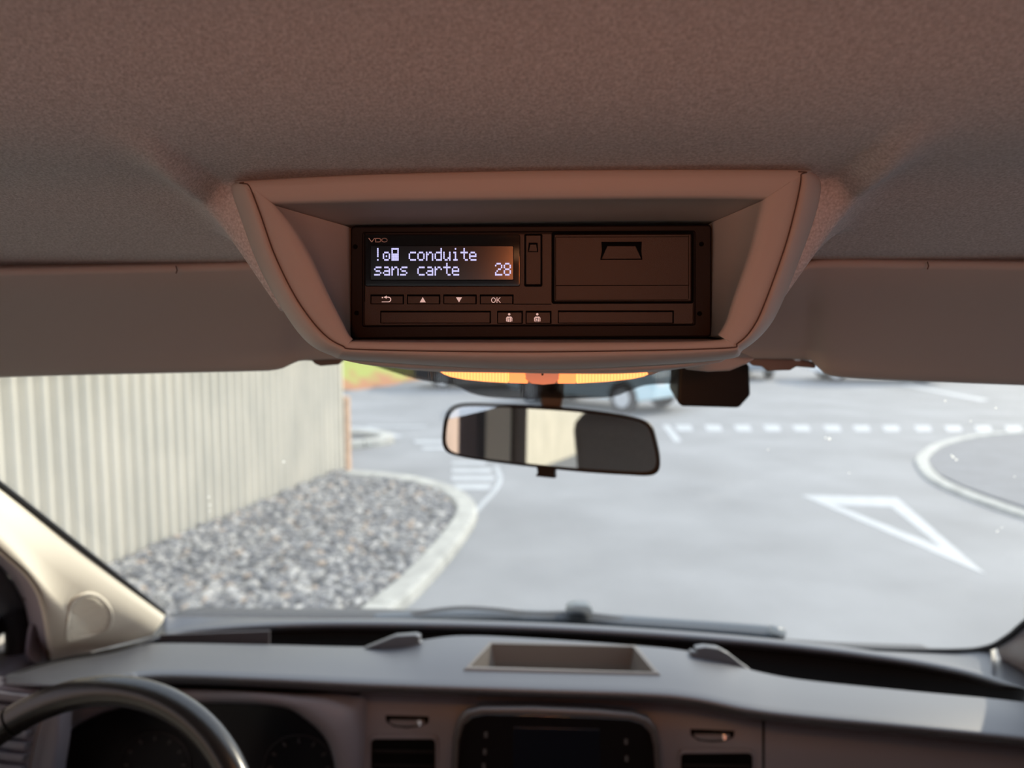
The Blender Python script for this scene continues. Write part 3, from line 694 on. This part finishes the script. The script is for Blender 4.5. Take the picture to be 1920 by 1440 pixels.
def strokes(name, lines, w, parent, lift, m=None, filled=()):
    m = m or (M['print'] if name == 'lettering' else M['keyprint'])
    vs, fs = [], []
    for ln in lines:
        for (xa, ya), (xb, yb) in zip(ln, ln[1:]):
            L_ = math.hypot(xb-xa, yb-ya) or 1; ux, uy = (xb-xa)/L_*w/2, (yb-ya)/L_*w/2
            b = len(vs); vs += dl([(xa-ux-uy, ya-uy+ux), (xb+ux-uy, yb+uy+ux), (xb+ux+uy, yb+uy-ux), (xa-ux+uy, ya-uy-ux)], lift); fs.append((b, b+1, b+2, b+3))
    for pg in filled: b = len(vs); vs += dl(pg, lift); fs.append(tuple(range(b, b+len(pg))))
    return mesh(name, vs, fs, m or M['print'], parent)
def arc(cx, cy, rx, ry, a0, a1, n=10): return [(cx+rx*math.cos(math.radians(a0+(a1-a0)*k/n)), cy+ry*math.sin(math.radians(a0+(a1-a0)*k/n))) for k in range(n+1)]
strokes('lettering', [[(691.8, 447), (697, 453.6), (702.2, 447)], [(704.3, 447), (710, 447)] + arc(710, 450.3, 4, 3.3, -90, 90) + [(704.3, 453.6), (704.3, 447)], arc(720.8, 450.3, 5.2, 3.4, 0, 360, 18)], 1.5, tch, L0+.0012)
# keys
def key(x0, y0_, x1, y1, nm='button', pad=2.2, rise=.0006):
    prism('key_gap', dr(x0, y0_, x1, y1, 1.2, L0+.00015), (0, .001, 0), M['pit'], tch)
    return prism(nm, dr(x0+pad*.6, y0_+pad*1.4, x1-pad, y1-pad*.4, 1.2, L0+rise), (0, .001, 0), M['device'], tch, .0003)
ks = [key(a, 552, b, 570.5) for a, b in ((694.5, 757.5), (763, 825.5), (831, 894), (899.5, 963))]
kl = L0+.0008
strokes('arrow_symbol', [[(716.5, 566)] + [(728, 566)] + arc(728, 561.6, 4.6, 4.4, 90, -90, 10) + [(722, 557.2)]], 1.5, ks[0], kl, filled=[[(725, 554.2), (725, 560.4), (719.5, 557.2)], [(715.8, 556.8), (718.2, 556.8), (718.2, 559.2), (715.8, 559.2)]])
strokes('up_symbol', [], 1, ks[1], kl, filled=[[(787, 567), (798.4, 567), (792.6, 557)]])
strokes('down_symbol', [], 1, ks[2], kl, filled=[[(855, 557.5), (866.3, 557.5), (860.6, 567)]])
strokes('ok_symbol', [arc(925.2, 562.7, 3.6, 4.4, 0, 360, 18), [(931.8, 558), (931.8, 567.4)], [(937.6, 558), (932.2, 563.4)], [(933.6, 562.2), (938, 567.4)]], 1.15, ks[3], kl)
k1 = key(932, 582.5, 980.5, 607); k2 = key(985.5, 582.5, 1034, 607)
for kk, cx, dg in ((k1, 954.7, 1), (k2, 1007.4, 2)):
    c_ = [arc(cx, 589.3, 2.3, 2.3, 0, 360, 14)]
    st = strokes('person_symbol', [[(cx-5.2, 602), (cx-5.2, 596.5), (cx-3.4, 594.2), (cx+3.4, 594.2), (cx+5.2, 596.5), (cx+5.2, 602)]], 1.3, kk, kl, filled=c_ + [[(cx-3.4, 594.6), (cx+3.4, 594.6), (cx+3.4, 603.4), (cx-3.4, 603.4)]])
    ln = [[(cx-1.2, 598), (cx+.2, 596.4), (cx+.2, 602.8)]] if dg == 1 else [[(cx-1.6, 597.8), (cx-1, 596.6), (cx+1, 596.6), (cx+1.6, 598), (cx-1.6, 602.6), (cx+1.8, 602.6)]]
    strokes('digit', ln, 1.05, kk, kl+.0002, M['pit'])
key(713, 582.5, 920.5, 606.5, 'card_slot_cover', 2, .0003); key(1046, 582, 1263.5, 606.5, 'card_slot_cover', 2, .0003)
prism('groove', dr(963, 569.6, 1034, 571, .5, L0+.0003), (0, .001, 0), M['pit'], tch)
prism('edge_highlight', dr(963, 571.2, 1034, 572, .3, L0+.0004), (0, .001, 0), M['device'], tch)
# narrow service cover
prism('key_gap', dr(983, 438.5, 1017, 537.5, 3, L0+.0002), (0, .001, 0), M['pit'], tch)
sv = prism('service_cover', dr(985.5, 440.5, 1014.5, 534, 2, L0+.0012), (0, .0015, 0), M['device'], tch, .0006)
prism('cover_inset', dr(989.5, 444.5, 1010.5, 530.5, 1.2, L0+.0009), (0, .001, 0), M['device'], sv)
prism('tab_recess_shade', dl([(991.5, 455), (1008, 455), (1009.2, 472.5), (989.8, 472.5)], L0+.0016), (0, .001, 0), M['pit'], sv)  # flat black plate paints a shaded outline round the tab
prism('finger_tab', dl([(994, 458), (1005.5, 458), (1008, 471.5), (991, 471.5)], L0+.0019), (0, .001, 0), M['device'], sv, .0003)
# printer drawer
prism('key_gap', dr(1034, 434.5, 1301, 570, 5, L0+.0002, -1), (0, .001, 0), M['pit'], tch)
pd = prism('printer_door', dr(1038.5, 439, 1297, 566.5, 3, L0+.0014, -1), (0, .002, 0), M['device'], tch, .0008)
for q in ((1042, 535, 1291, 536.4), (1042, 444.2, 1291, 445.2), (1041.4, 445, 1042.4, 563), (1290.6, 442, 1291.6, 561), (1042, 562.4, 1291, 563.4)):
    prism('line_groove', dr(*q, .3, L0+.00155, -1), (0, .001, 0), M['pit'], pd)
prism('latch_recess_shade', dl([(1127.5, 453.5), (1203.5, 453), (1202.5, 470), (1204.5, 487), (1125.5, 487.2), (1128.5, 470)], L0+.00155), (0, .001, 0), M['pit'], pd)  # flat black plate, darkened to paint the shade of the recess
prism('latch', dl([(1138.5, 461), (1192, 461), (1203, 485.5), (1127.5, 486)], L0+.0019), (0, .001, 0), M['device'], pd, .0003)

# ------------------------------------------------------------------ map lamp, mirror, sensor
ml = thing('map_lamp', 'twin map lamp glowing orange under the console front edge', 'lamp', tuple(V(1020, 705, .475)))
YL = .478
lamp_vec = (0, .03, .004)
prism('lamp_housing', [V(x, y, YL+.006) for x, y in [(800, 690), (1250, 692), (1225, 703), (1130, 716), (1050, 720), (990, 720), (900, 712), (835, 703)]], (0, .03, .004), M['console'], ml, .001)
prism('lamp_lens', [V(x, y, YL) for x, y in [(825, 697), (829, 695), (953, 694.5), (953, 718.5), (910, 716), (870, 712), (845, 707), (832, 702)]], lamp_vec, M['lamp'], ml, .0006)
prism('bulb_window', [V(x, y, YL) for x, y in [(954, 695), (984, 696), (984, 708), (989.5, 710), (989.5, 719.5), (954, 718.5)]], lamp_vec, M['lamphot'], ml, .0006)
prism('bulb_window', [V(x, y, YL) for x, y in [(1049, 697), (1080, 696.5), (1080, 719.5), (1046, 719.5), (1046, 711), (1049, 709)]], lamp_vec, M['lamphot'], ml, .0006)
prism('lamp_lens', [V(x, y, YL) for x, y in [(1081, 696.5), (1213, 698.5), (1216, 702), (1208, 706), (1185, 711), (1140, 716), (1081, 719.5)]], lamp_vec, M['lamp'], ml, .0006)
prism('lamp_switch', [V(x, y, YL-.001) for x, y in [(985, 695), (1048, 696), (1048, 711), (1040, 720), (1018, 722), (997, 720), (985, 711)]], lamp_vec, M['lampmid'], ml, .001)
tube('microphone_pin', [V(1017, 702, YL-.0015), V(1017, 702, YL+.001)], .0008, M['seam'], ml, n=8)
for x in (905, 1140):
    ld = bpy.data.lights.new('map_bulb', 'AREA'); ld.shape = 'RECTANGLE'; ld.size = .05; ld.size_y = .02; ld.energy = .25; ld.color = (1, .42, .12)
    lo_ = bpy.data.objects.new('map_bulb', ld); COL.objects.link(lo_); lo_.location = V(x, 722, YL+.015) - Vector((0, 0, .004)); lo_.rotation_euler = (math.radians(20), 0, 0)
# dome lamp on the headliner behind the viewer
dm = thing('dome_lamp', 'small warm dome lamp on the headliner behind the console', 'lamp', (-.02, -.62, H+.15))
prism('lamp_housing', [(-.10, -.68, H+.155), (.06, -.68, H+.155), (.06, -.56, H+.155), (-.10, -.56, H+.155)], (0, 0, -.022), M['console'], dm, .006)
prism('lamp_lens', [(-.085, -.665, H+.134), (.045, -.665, H+.134), (.045, -.575, H+.134), (-.085, -.575, H+.134)], (0, 0, -.012), M['dome'], dm, .004)
dd = bpy.data.lights.new('dome_bulb', 'AREA'); dd.shape = 'RECTANGLE'; dd.size = .08; dd.size_y = .05; dd.energy = .36; dd.spread = math.radians(95); dd.color = (1.0, .24, .06)
do = bpy.data.objects.new('dome_bulb', dd); COL.objects.link(do); do.location = (.018, -.58, H+.095)
do.rotation_euler = (Vector((0, .36, H+.02)) - Vector(do.location)).to_track_quat('-Z', 'Y').to_euler()

mir = thing('rear_view_mirror', 'wide black-rimmed rear view mirror hanging below the map lamp', 'mirror', tuple(V(1030, 822, .77)))
mc = V(1030, 822, .765)
an, ev = math.radians(17), math.radians(1.4)
mn = Vector((-math.sin(an)*math.cos(ev), -math.cos(an)*math.cos(ev), math.sin(ev)))
mo = [(829, 812), (834, 780), (846, 762), (870, 755), (930, 756), (1000, 760), (1080, 766), (1150, 775), (1195, 784), (1220, 797), (1230, 825), (1237, 862), (1234, 884), (1218, 892), (1180, 891), (1100, 886), (1000, 876), (920, 866), (865, 857), (840, 849), (830, 835)]
def scm(k, kx=None): return [(1030+(x-1030)*(kx or k), 824+(y-824)*k) for x, y in mo]
def mring(A, off): return [Vector(p)+mn*off for p in crom([onplane(x, y, mc, mn) for x, y in A], 84, True)]
grid('mirror_shell', [mring(scm(.5, .8), -.032), mring(scm(.8, .93), -.028), mring(scm(.95, .985), -.016), mring(scm(1.0), -.004), mring(scm(.995, .998), .0005), mring(scm(.955, .985), .002), mring(scm(.90, .967), .001), mring(scm(.885, .962), -.001)], M['black'], mir, closed=True)
me_ = mring(scm(.893, .964), -.0005)
mesh('mirror_glass', me_, [tuple(range(len(me_)))], M['mirror'], mir)
prism('mirror_tab', [onplane(x, y, mc, mn)+mn*.001 for x, y in [(1006, 874), (1041, 876), (1040, 888), (1041, 897), (1004, 893), (1008, 886)]], -mn*.008, M['black'], mir, .001)
sp = [W(1032, 690, .012), V(1034, 712, .775), V(1035, 740, .79), V(1036, 775, .79)]
prism('mirror_stem', [V(1011, 716, .755), V(1058, 717, .755), V(1058, 735, .765), V(1054, 768, .77), V(1015, 766, .77), V(1011, 735, .765)], (0, .025, 0), mat('stem plastic', (.06, .045, .04), .5), mir, .004)
tube('stem_root', [V(1034, 722, .765), W(1034, 690, .0)], .011, M['black'], mir)

sb = thing('sensor_box', 'black sensor box fixed to the windscreen beside the mirror', 'sensor', tuple(V(1340, 725, .72)))
prism('sensor_cover', [V(x, y, .70) for x, y in [(1274, 684), (1406, 682), (1408, 740), (1405, 745), (1388, 764), (1382, 766), (1280, 763), (1270, 756)]], (0, .05, .01), M['black'], sb, .003)
prism('sensor_mount', [V(x, y, .748) for x, y in [(1285, 680), (1395, 680), (1395, 740), (1290, 740)]], (0, .035, .02), M['black'], sb, .002)

# ------------------------------------------------------------------ dashboard
db = thing('dashboard', 'dark grey van dashboard with open troughs and centre display below the windscreen', 'dashboard', tuple(V(1000, 1300, .98)))
N = 420; X0, X1 = 12, 2080
def rail(keys): return interp_x(keys, N, X0, X1)
g0 = rail([(12, 1266, .90), (100, 1238, 1.02), (200, 1216, 1.13), (285, 1188, 1.22), (304, 1158, 1.30), (340, 1157, 1.34), (500, 1159, 1.39), (700, 1161, 1.42), (1050, 1171, 1.44), (1400, 1202, 1.40), (1600, 1219, 1.36), (1780, 1223, 1.32), (1868, 1218, 1.28), (1900, 1240, 1.22), (1960, 1290, 1.12), (2080, 1340, 1.0)])
g0 = [(x, y, W(x, y).y - .004 if 308 < x < 1866 else Y) for x, y, Y in g0]
c0 = rail([(12, 1268, .895), (100, 1240, 1.0), (200, 1221, 1.08), (262, 1208, 1.11), (300, 1192, 1.14), (350, 1178, 1.18), (500, 1167, 1.24), (700, 1164, 1.28), (1050, 1173, 1.30), (1400, 1197, 1.27), (1650, 1226, 1.21), (1800, 1252, 1.14), (1900, 1282, 1.06), (1960, 1308, 1.0), (2080, 1352, .93)])
p0 = rail([(12, 1270, .89), (100, 1243, .99), (200, 1226, 1.06), (262, 1211, 1.09), (310, 1206, 1.09), (500, 1209, 1.10), (690, 1213, 1.10), (760, 1208, 1.10), (800, 1199, 1.10), (870, 1192, 1.11), (1000, 1197, 1.12), (1200, 1211, 1.11), (1290, 1221, 1.10), (1350, 1236, 1.09), (1400, 1254, 1.07), (1500, 1274, 1.05), (1700, 1295, 1.01), (1870, 1311, .98), (1960, 1324, .955), (2080, 1356, .92)])
q0 = rail([(12, 1275, .875), (60, 1277, .87), (110, 1276, .88), (200, 1266, .91), (300, 1256, .94), (500, 1263, .955), (700, 1273, .965), (1000, 1283, .97), (1200, 1290, .965), (1300, 1299, .955), (1400, 1319, .935), (1500, 1332, .925), (1700, 1351, .905), (1960, 1377, .88), (2080, 1390, .87)])
def smooth01(t): t = max(0, min(1, t)); return t*t*(3-2*t)
def tr(x): return smooth01((x-262)/70)*smooth01((1935-x)/70)
def sh(R, dy, dY, fade=True): return [V(x, y+dy*(tr(x) if fade else 1), Y+dY*(tr(x) if fade else 1)) for x, y, Y in R]
crest = [V(*k) for k in g0], sh(c0, -4, .03), sh(c0, 0, .006), sh(c0, 3, -.003), sh(c0, 8, -.006), sh(c0, 13, -.006), sh(c0, 17, -.001)
def down(R, dz, dY=0): return [p+Vector((0, dY*tr(x[0]), -dz*tr(x[0]))) for p, x in zip(R, c0)]
grid('windscreen_ledge', list(crest)+[down(crest[-1], .006, .012)], M['dash'], db)
pe0 = [V(*k) for k in p0]
und_ = down(crest[-1], .006, .012)
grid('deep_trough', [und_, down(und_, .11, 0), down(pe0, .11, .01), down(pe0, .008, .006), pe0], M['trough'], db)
def mixr(k, lift=0):
    out = []
    for a, b in zip(p0, q0):
        A_, B_ = V(*a), V(*b); out.append(A_.lerp(B_, k)+Vector((0, 0, lift*math.sin(PI*k))))
    return out
tq = [(868, 1258), (917, 1205), (1194, 1212), (1239, 1267)]
def in_quad(p):
    x, y = pix(p); q = [(878, 1254.5), (919, 1207.5), (1190, 1213.5), (1231, 1264.5)]; c_ = False; j = 3
    for i in range(4):
        if (q[i][1] > y) != (q[j][1] > y) and x < (q[j][0]-q[i][0])*(y-q[i][1])/(q[j][1]-q[i][1])+q[i][0]: c_ = not c_
        j = i
    return c_
roll = [(4, -.004), (9, -.010), (15, -.012), (21, -.008), (25, .0), (27, .014), (26, .035)]
rows = [mixr(k, .004) for k in (0, .02, .05)]+[mixr(k, .004) for k in np.linspace(.09, .97, 44)]+[mixr(1.0)]+[[V(x, y+dy*(1.0 if x > 250 else .55), Y+dY) for x, y, Y in q0] for dy, dY in roll]
full = grid('pad_guide', rows, None, None); TP = tree_of(full); bpy.data.objects.remove(full)
pad = grid('dash_pad', rows, M['dash'], db, skip=in_quad)
def onpad(x, y, lift=0): return (hit(TP, x, y) or V(x, y, 1.05)) + Vector((0, 0, lift))
def quadring(q, lift, n=10):
    out = []
    for i in range(4):
        for k in range(n): t = k/n; out.append(onpad(q[i][0]+(q[(i+1) % 4][0]-q[i][0])*t, q[i][1]+(q[(i+1) % 4][1]-q[i][1])*t, lift))
    return out
qi = [(882, 1252), (922, 1209), (1187, 1215), (1226, 1262.5)]
ro, rm, ri = quadring(tq, .0005), quadring([(873, 1256), (919, 1206), (1191, 1213), (1234, 1265)], .003), quadring(qi, .002)
cen = sum(ri, Vector())/len(ri)
ri2 = [p+Vector((0, 0, -.004)) for p in ri]; rb = [cen+(p-cen)*.93+Vector((0, 0, -.055)) for p in ri]
ty = grid('storage_tray', [ro, rm, ri, ri2, rb], mat('tray plastic', (.12, .11, .10), .5, spec=.5), db, closed=True, cap_last=True, smooth=False)
prism('trough_insert', [V(x, y, 1.135) for x, y in [(300, 1191), (505, 1183), (505, 1216), (300, 1216)]], (0, .004, 0), mat('trough insert plastic', (.05, .045, .05), .6), db)
# release tabs at the edge of the troughs
prism('pad_tab', [V(x, y, 1.085) for x, y in [(680, 1217), (715, 1203), (740, 1193), (778, 1190.5), (787, 1195), (785, 1203), (800, 1210), (800, 1218)]], (0, .02, -.004), M['dash'], db, .002)
prism('pad_tab', [V(x, y, 1.075) for x, y in [(1296, 1232), (1296, 1222), (1309, 1224), (1304, 1216), (1322, 1213), (1348, 1216), (1368, 1227), (1392, 1246), (1410, 1258), (1360, 1262)]], (0, .02, -.004), M['dash'], db, .002)

# faces below the pad
def face(name, x0, x1, yoff, m):
    xs_ = np.linspace(x0, x1, 40); ks_ = [(q[0], q[1], q[2]) for q in q0]
    qx = [k[0] for k in ks_]; top = [(x, float(np.interp(x, qx, [k[1] for k in ks_])), float(np.interp(x, qx, [k[2] for k in ks_]))) for x in xs_]
    rows = [[V(x, y+20, Y+.05+yoff) for x, y, Y in top], [V(x, y+40, Y+.03+yoff) for x, y, Y in top], [V(x, y+80, Y+.018+yoff) for x, y, Y in top], [V(x, y+160, Y+.008+yoff) for x, y, Y in top], [V(x, y+330, Y+.002+yoff) for x, y, Y in top], [V(x, y+900, Y-.02+yoff) for x, y, Y in top]]
    return grid(name, rows, m, db)
fc = face('centre_panel', 676, 1429, 0, M['dashface']); TF = tree_of(fc)
fg = face('glovebox_panel', 1434, 2080, .002, M['dashface'])
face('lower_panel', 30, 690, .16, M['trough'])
tube('panel_gap', [V(1431.5, y, .965) for y in (1325, 1380, 1440, 1520)], .002, M['pit'], db, n=6)
def onface(x, y, off=0): 
    h_ = hit(TF, x, y, off); return h_ if h_ is not None else V(x, y, .97)
box('dash_end', (.86, 1.0, H-.72), (.10, .35, .46), M['dashface'], db, .02)
box('dash_end', (-.86, 1.0, H-.74), (.10, .35, .42), M['dashface'], db, .02)
# vent wheels
for vs_ in (((722, 1342), (804, 1344), (803, 1356), (786, 1363), (762, 1366), (738, 1363), (724, 1354)), ((1294, 1368), (1378, 1371), (1376, 1383), (1358, 1391), (1334, 1392), (1310, 1389), (1296, 1380))):
    r_ = prism('wheel_recess', [onface(x, y, .001) for x, y in vs_], (0, .01, 0), M['pit'], db, .001)
    cx = sum(v[0] for v in vs_)/7; cy = sum(v[1] for v in vs_)/7
    prism('thumb_wheel', [onface(cx+(x-cx)*.82, cy+(y-cy)*.5+2.5, .004) for x, y in vs_], (0, .01, 0), M['dashface'], r_, .002)
    prism('chrome_mark', [onface(cx+22+dx, cy+dy, .0055) for dx, dy in ((-3, -5), (4, -5), (5, 6), (-2, 7))], (0, .006, 0), M['chrome'], r_, .001)
# air vents
for x0, y0_, x1, y1 in ((696, 1386, 816, 1500), (1277, 1413, 1411, 1520)):
    fr = prism('vent_frame', [onface(x, y, .004) for x, y in rrect(x0-6, y0_-7, x1+6, y1, 12)], (0, .01, 0), M['dashface'], db, .003)
    op = prism('vent_opening', [onface(x, y, .0045) for x, y in rrect(x0, y0_, x1, y1, 8)], (0, .004, 0), M['pit'], db)
    for k in range(4):
        y = y0_+20+27*k; prism('vent_slat', [onface(x, yy, .006) for x, yy in ((x0+4, y), (x1-4, y+2), (x1-4, y+7), (x0+4, y+5))], (0, .012, -.004), M['black'], op, .0006)
# centre display
dc = prism('display_housing', [V(x, y, .943) for x, y in [(838, 1620), (843, 1480), (848, 1385), (855, 1352), (872, 1333), (900, 1326), (1000, 1326), (1120, 1331), (1190, 1337), (1218, 1346), (1234, 1366), (1240, 1400), (1246, 1500), (1252, 1620)]], (0, .035, -.014), mat('display housing plastic', (.05, .045, .045), .4), db, .008, 4)
prism('bezel_face', [V(x, y, .9415) for x, y in [(850, 1620), (855, 1480), (860, 1390), (868, 1360), (884, 1345), (910, 1340), (1000, 1341), (1120, 1346), (1180, 1350), (1206, 1358), (1220, 1376), (1226, 1400), (1232, 1500), (1236, 1620)]], (0, .006, 0), M['gloss'], dc, .001)
prism('screen', [V(x, y, .9405) for x, y in [(963, 1364), (1124, 1368), (1128, 1600), (960, 1600)]], (0, .004, 0), M['lcd'], dc, .0005)
for x, y in ((911, 1378), (909, 1410), (907, 1437), (1174, 1391), (1175, 1423)):
    prism('button_mark', [V(x+dx, y+dy, .9405) for dx, dy in ((-3, -5), (3, -5), (3, 5), (-3, 5))], (0, .003, 0), M['dimprint'], dc)

# instrument binnacle
def iring(A, Y, n=100): return [Vector(v) for v in crom([V(x, y, Y) for x, y in A], n, True)]
I_out = [(40, 1325), (110, 1300), (250, 1285), (400, 1290), (560, 1298), (660, 1302), (690, 1330), (690, 1500), (690, 1700), (400, 1700), (100, 1700), (40, 1500)]
I_mid = [(70, 1345), (130, 1325), (250, 1302), (400, 1298), (520, 1306), (585, 1330), (640, 1390), (655, 1500), (640, 1680), (400, 1690), (110, 1680), (80, 1500)]
I_in = [(112, 1395), (160, 1350), (250, 1322), (400, 1318), (515, 1323), (565, 1342), (618, 1398), (632, 1500), (620, 1660), (400, 1670), (110, 1660), (96, 1500)]
ins = grid('instrument_hood', [iring(I_out, .99), iring(lerp2(I_out, I_mid, .5), .955), iring(I_mid, .945), iring(lerp2(I_mid, I_in, .8), .945), iring(I_in, .952), iring(lerp2(I_in, I_mid, -.05), 1.03)], M['dashface'], db, closed=True)
ic = prism('instrument_cluster', iring(I_in, 1.028, 60), (0, .02, 0), M['pit'], ins)
prism('instrument_cluster_face', iring(lerp2(I_in, I_mid, -.1), 1.024, 60), (0, .003, 0), mat('instrument face', (.006, .006, .009), .35, spec=.3), ins)
for cx, cy in ((290, 1435), (560, 1440)):
    tube('dial_ring', [V(cx+66*math.cos(a), cy+62*math.sin(a), 1.02) for a in [2*PI*k/40 for k in range(40)]], .0010, mat('dim dial ring', (.022, .022, .03), .5), ins, closed=True, n=6)
    for k in range(9):
        a = math.radians(150+30*k); prism('dial_mark', [V(cx+(54+u)*math.cos(a)-w*math.sin(a), cy+(50+u)*math.sin(a)+w*math.cos(a), 1.02) for u, w in ((-4, -1.5), (4, -1.5), (4, 1.5), (-4, 1.5))], (0, .002, 0), mat('dim dial print', (.06, .06, .07), .5), ins)
# side vent at the far left
sp_ = prism('side_panel', [V(x, y, .86) for x, y in [(-60, 1285), (30, 1290), (60, 1300), (112, 1330), (108, 1400), (100, 1450), (80, 1620), (-60, 1620)]], (0, .03, 0), M['dashface'], db, .006)
for k in range(8):
    y = 1300+22*k
    prism('vent_slat', [V(x, yy, .845+.001*k) for x, yy in ((-50, y-6), (60-k*3, y+6), (56-k*3, y+19), (-50, y+8))], (0, .012, -.004), M['dashface'], sp_, .0015)
tube('vent_trim', [V(x, y, .852) for x, y in ((78, 1352), (66, 1390), (56, 1440), (50, 1500))], .0012, M['seam'], sp_, n=6)

# ------------------------------------------------------------------ steering wheel
swc = Vector((-.4838, .6407, H-.5786)); tlt, yy_ = .555, -.0459
su = Vector((-math.sin(yy_)*math.sin(tlt), math.cos(yy_)*math.sin(tlt), math.cos(tlt))); sr = Vector((math.cos(yy_), math.sin(yy_), 0)); sn = sr.cross(su)
sw = thing('steering_wheel', 'black leather steering wheel rim in the bottom left corner', 'steering wheel', tuple(swc))
RW = .195
def wp(a, r=RW, off=0): return swc + sr*(r*math.cos(a)) + su*(r*math.sin(a)) + sn*off
tube('rim', [wp(2*PI*k/96) for k in range(96)], .0165, M['wheel'], sw, closed=True, n=20)
for a in (math.radians(125), math.radians(28), math.radians(205), math.radians(-25)):
    tube('rim_joint', [wp(a-.006), wp(a), wp(a+.006)], .0170, M['pit'], sw, n=20)
prism('hub', [wp(2*PI*k/36, .075, -.005)-sn*.0 for k in range(36)], -sn*.05, M['wheel'], sw, .015)
for a in (math.radians(190), math.radians(-10), math.radians(-90)):
    tube('spoke', [wp(a, .05, -.03), wp(a, .12, -.018), wp(a, .19, -.0)], [.022, .018, .012], M['wheel'], sw, flat=.5)
tube('steering_column', [swc-sn*.04, swc-sn*.30], .035, M['black'], sw)

# ------------------------------------------------------------------ wiper outside the glass
wi = thing('windscreen_wiper', 'dark windscreen wiper resting along the bottom of the glass', 'wiper', tuple(W(1085, 1150, -.03)))
bl = [(700, 1160), (800, 1158), (950, 1157), (1100, 1163), (1250, 1173), (1400, 1184), (1462, 1190)]
tube('wiper_blade', crom([W(x, y, -.03) for x, y in bl], 50), [.010+.006*math.sin(PI*min(1, k/20)/2) for k in range(50)], mat('wiper rubber', (.035, .05, .065), .45), wi, n=10)
tube('wiper_arm', crom([W(x, y, -.05) for x, y in [(765, 1153), (820, 1144), (870, 1140), (930, 1143), (1000, 1150), (1085, 1150), (1200, 1165)]], 40), .0045, M['rubber'], wi)
prism('wiper_joint', [W(x, y, -.04) for x, y in [(1058, 1156), (1064, 1140), (1080, 1136), (1104, 1137), (1112, 1148), (1110, 1158)]], (0, .03, .0), mat('wiper joint plastic', (.05, .07, .08), .4), wi, .004)
tube('blade_tip', [W(1445, 1183, -.03), W(1468, 1189, -.03)], .012, mat('wiper cap', (.09, .11, .12), .4), wi)
cw = [[W(x, y, -.055) for x, y in ((300, 1160), (500, 1160), (700, 1160), (1050, 1172), (1400, 1210), (1600, 1227), (1790, 1236))]]
cw.append([p+Vector((0, .12, -.03)) for p in cw[0]]); cw.append([p+Vector((0, .20, -.20)) for p in cw[0]])
tag(grid('cowl_panel', [crom(r, 40) for r in cw], M['rubber'], thick=.004), 'dark scuttle panel outside the foot of the windscreen', 'panel')
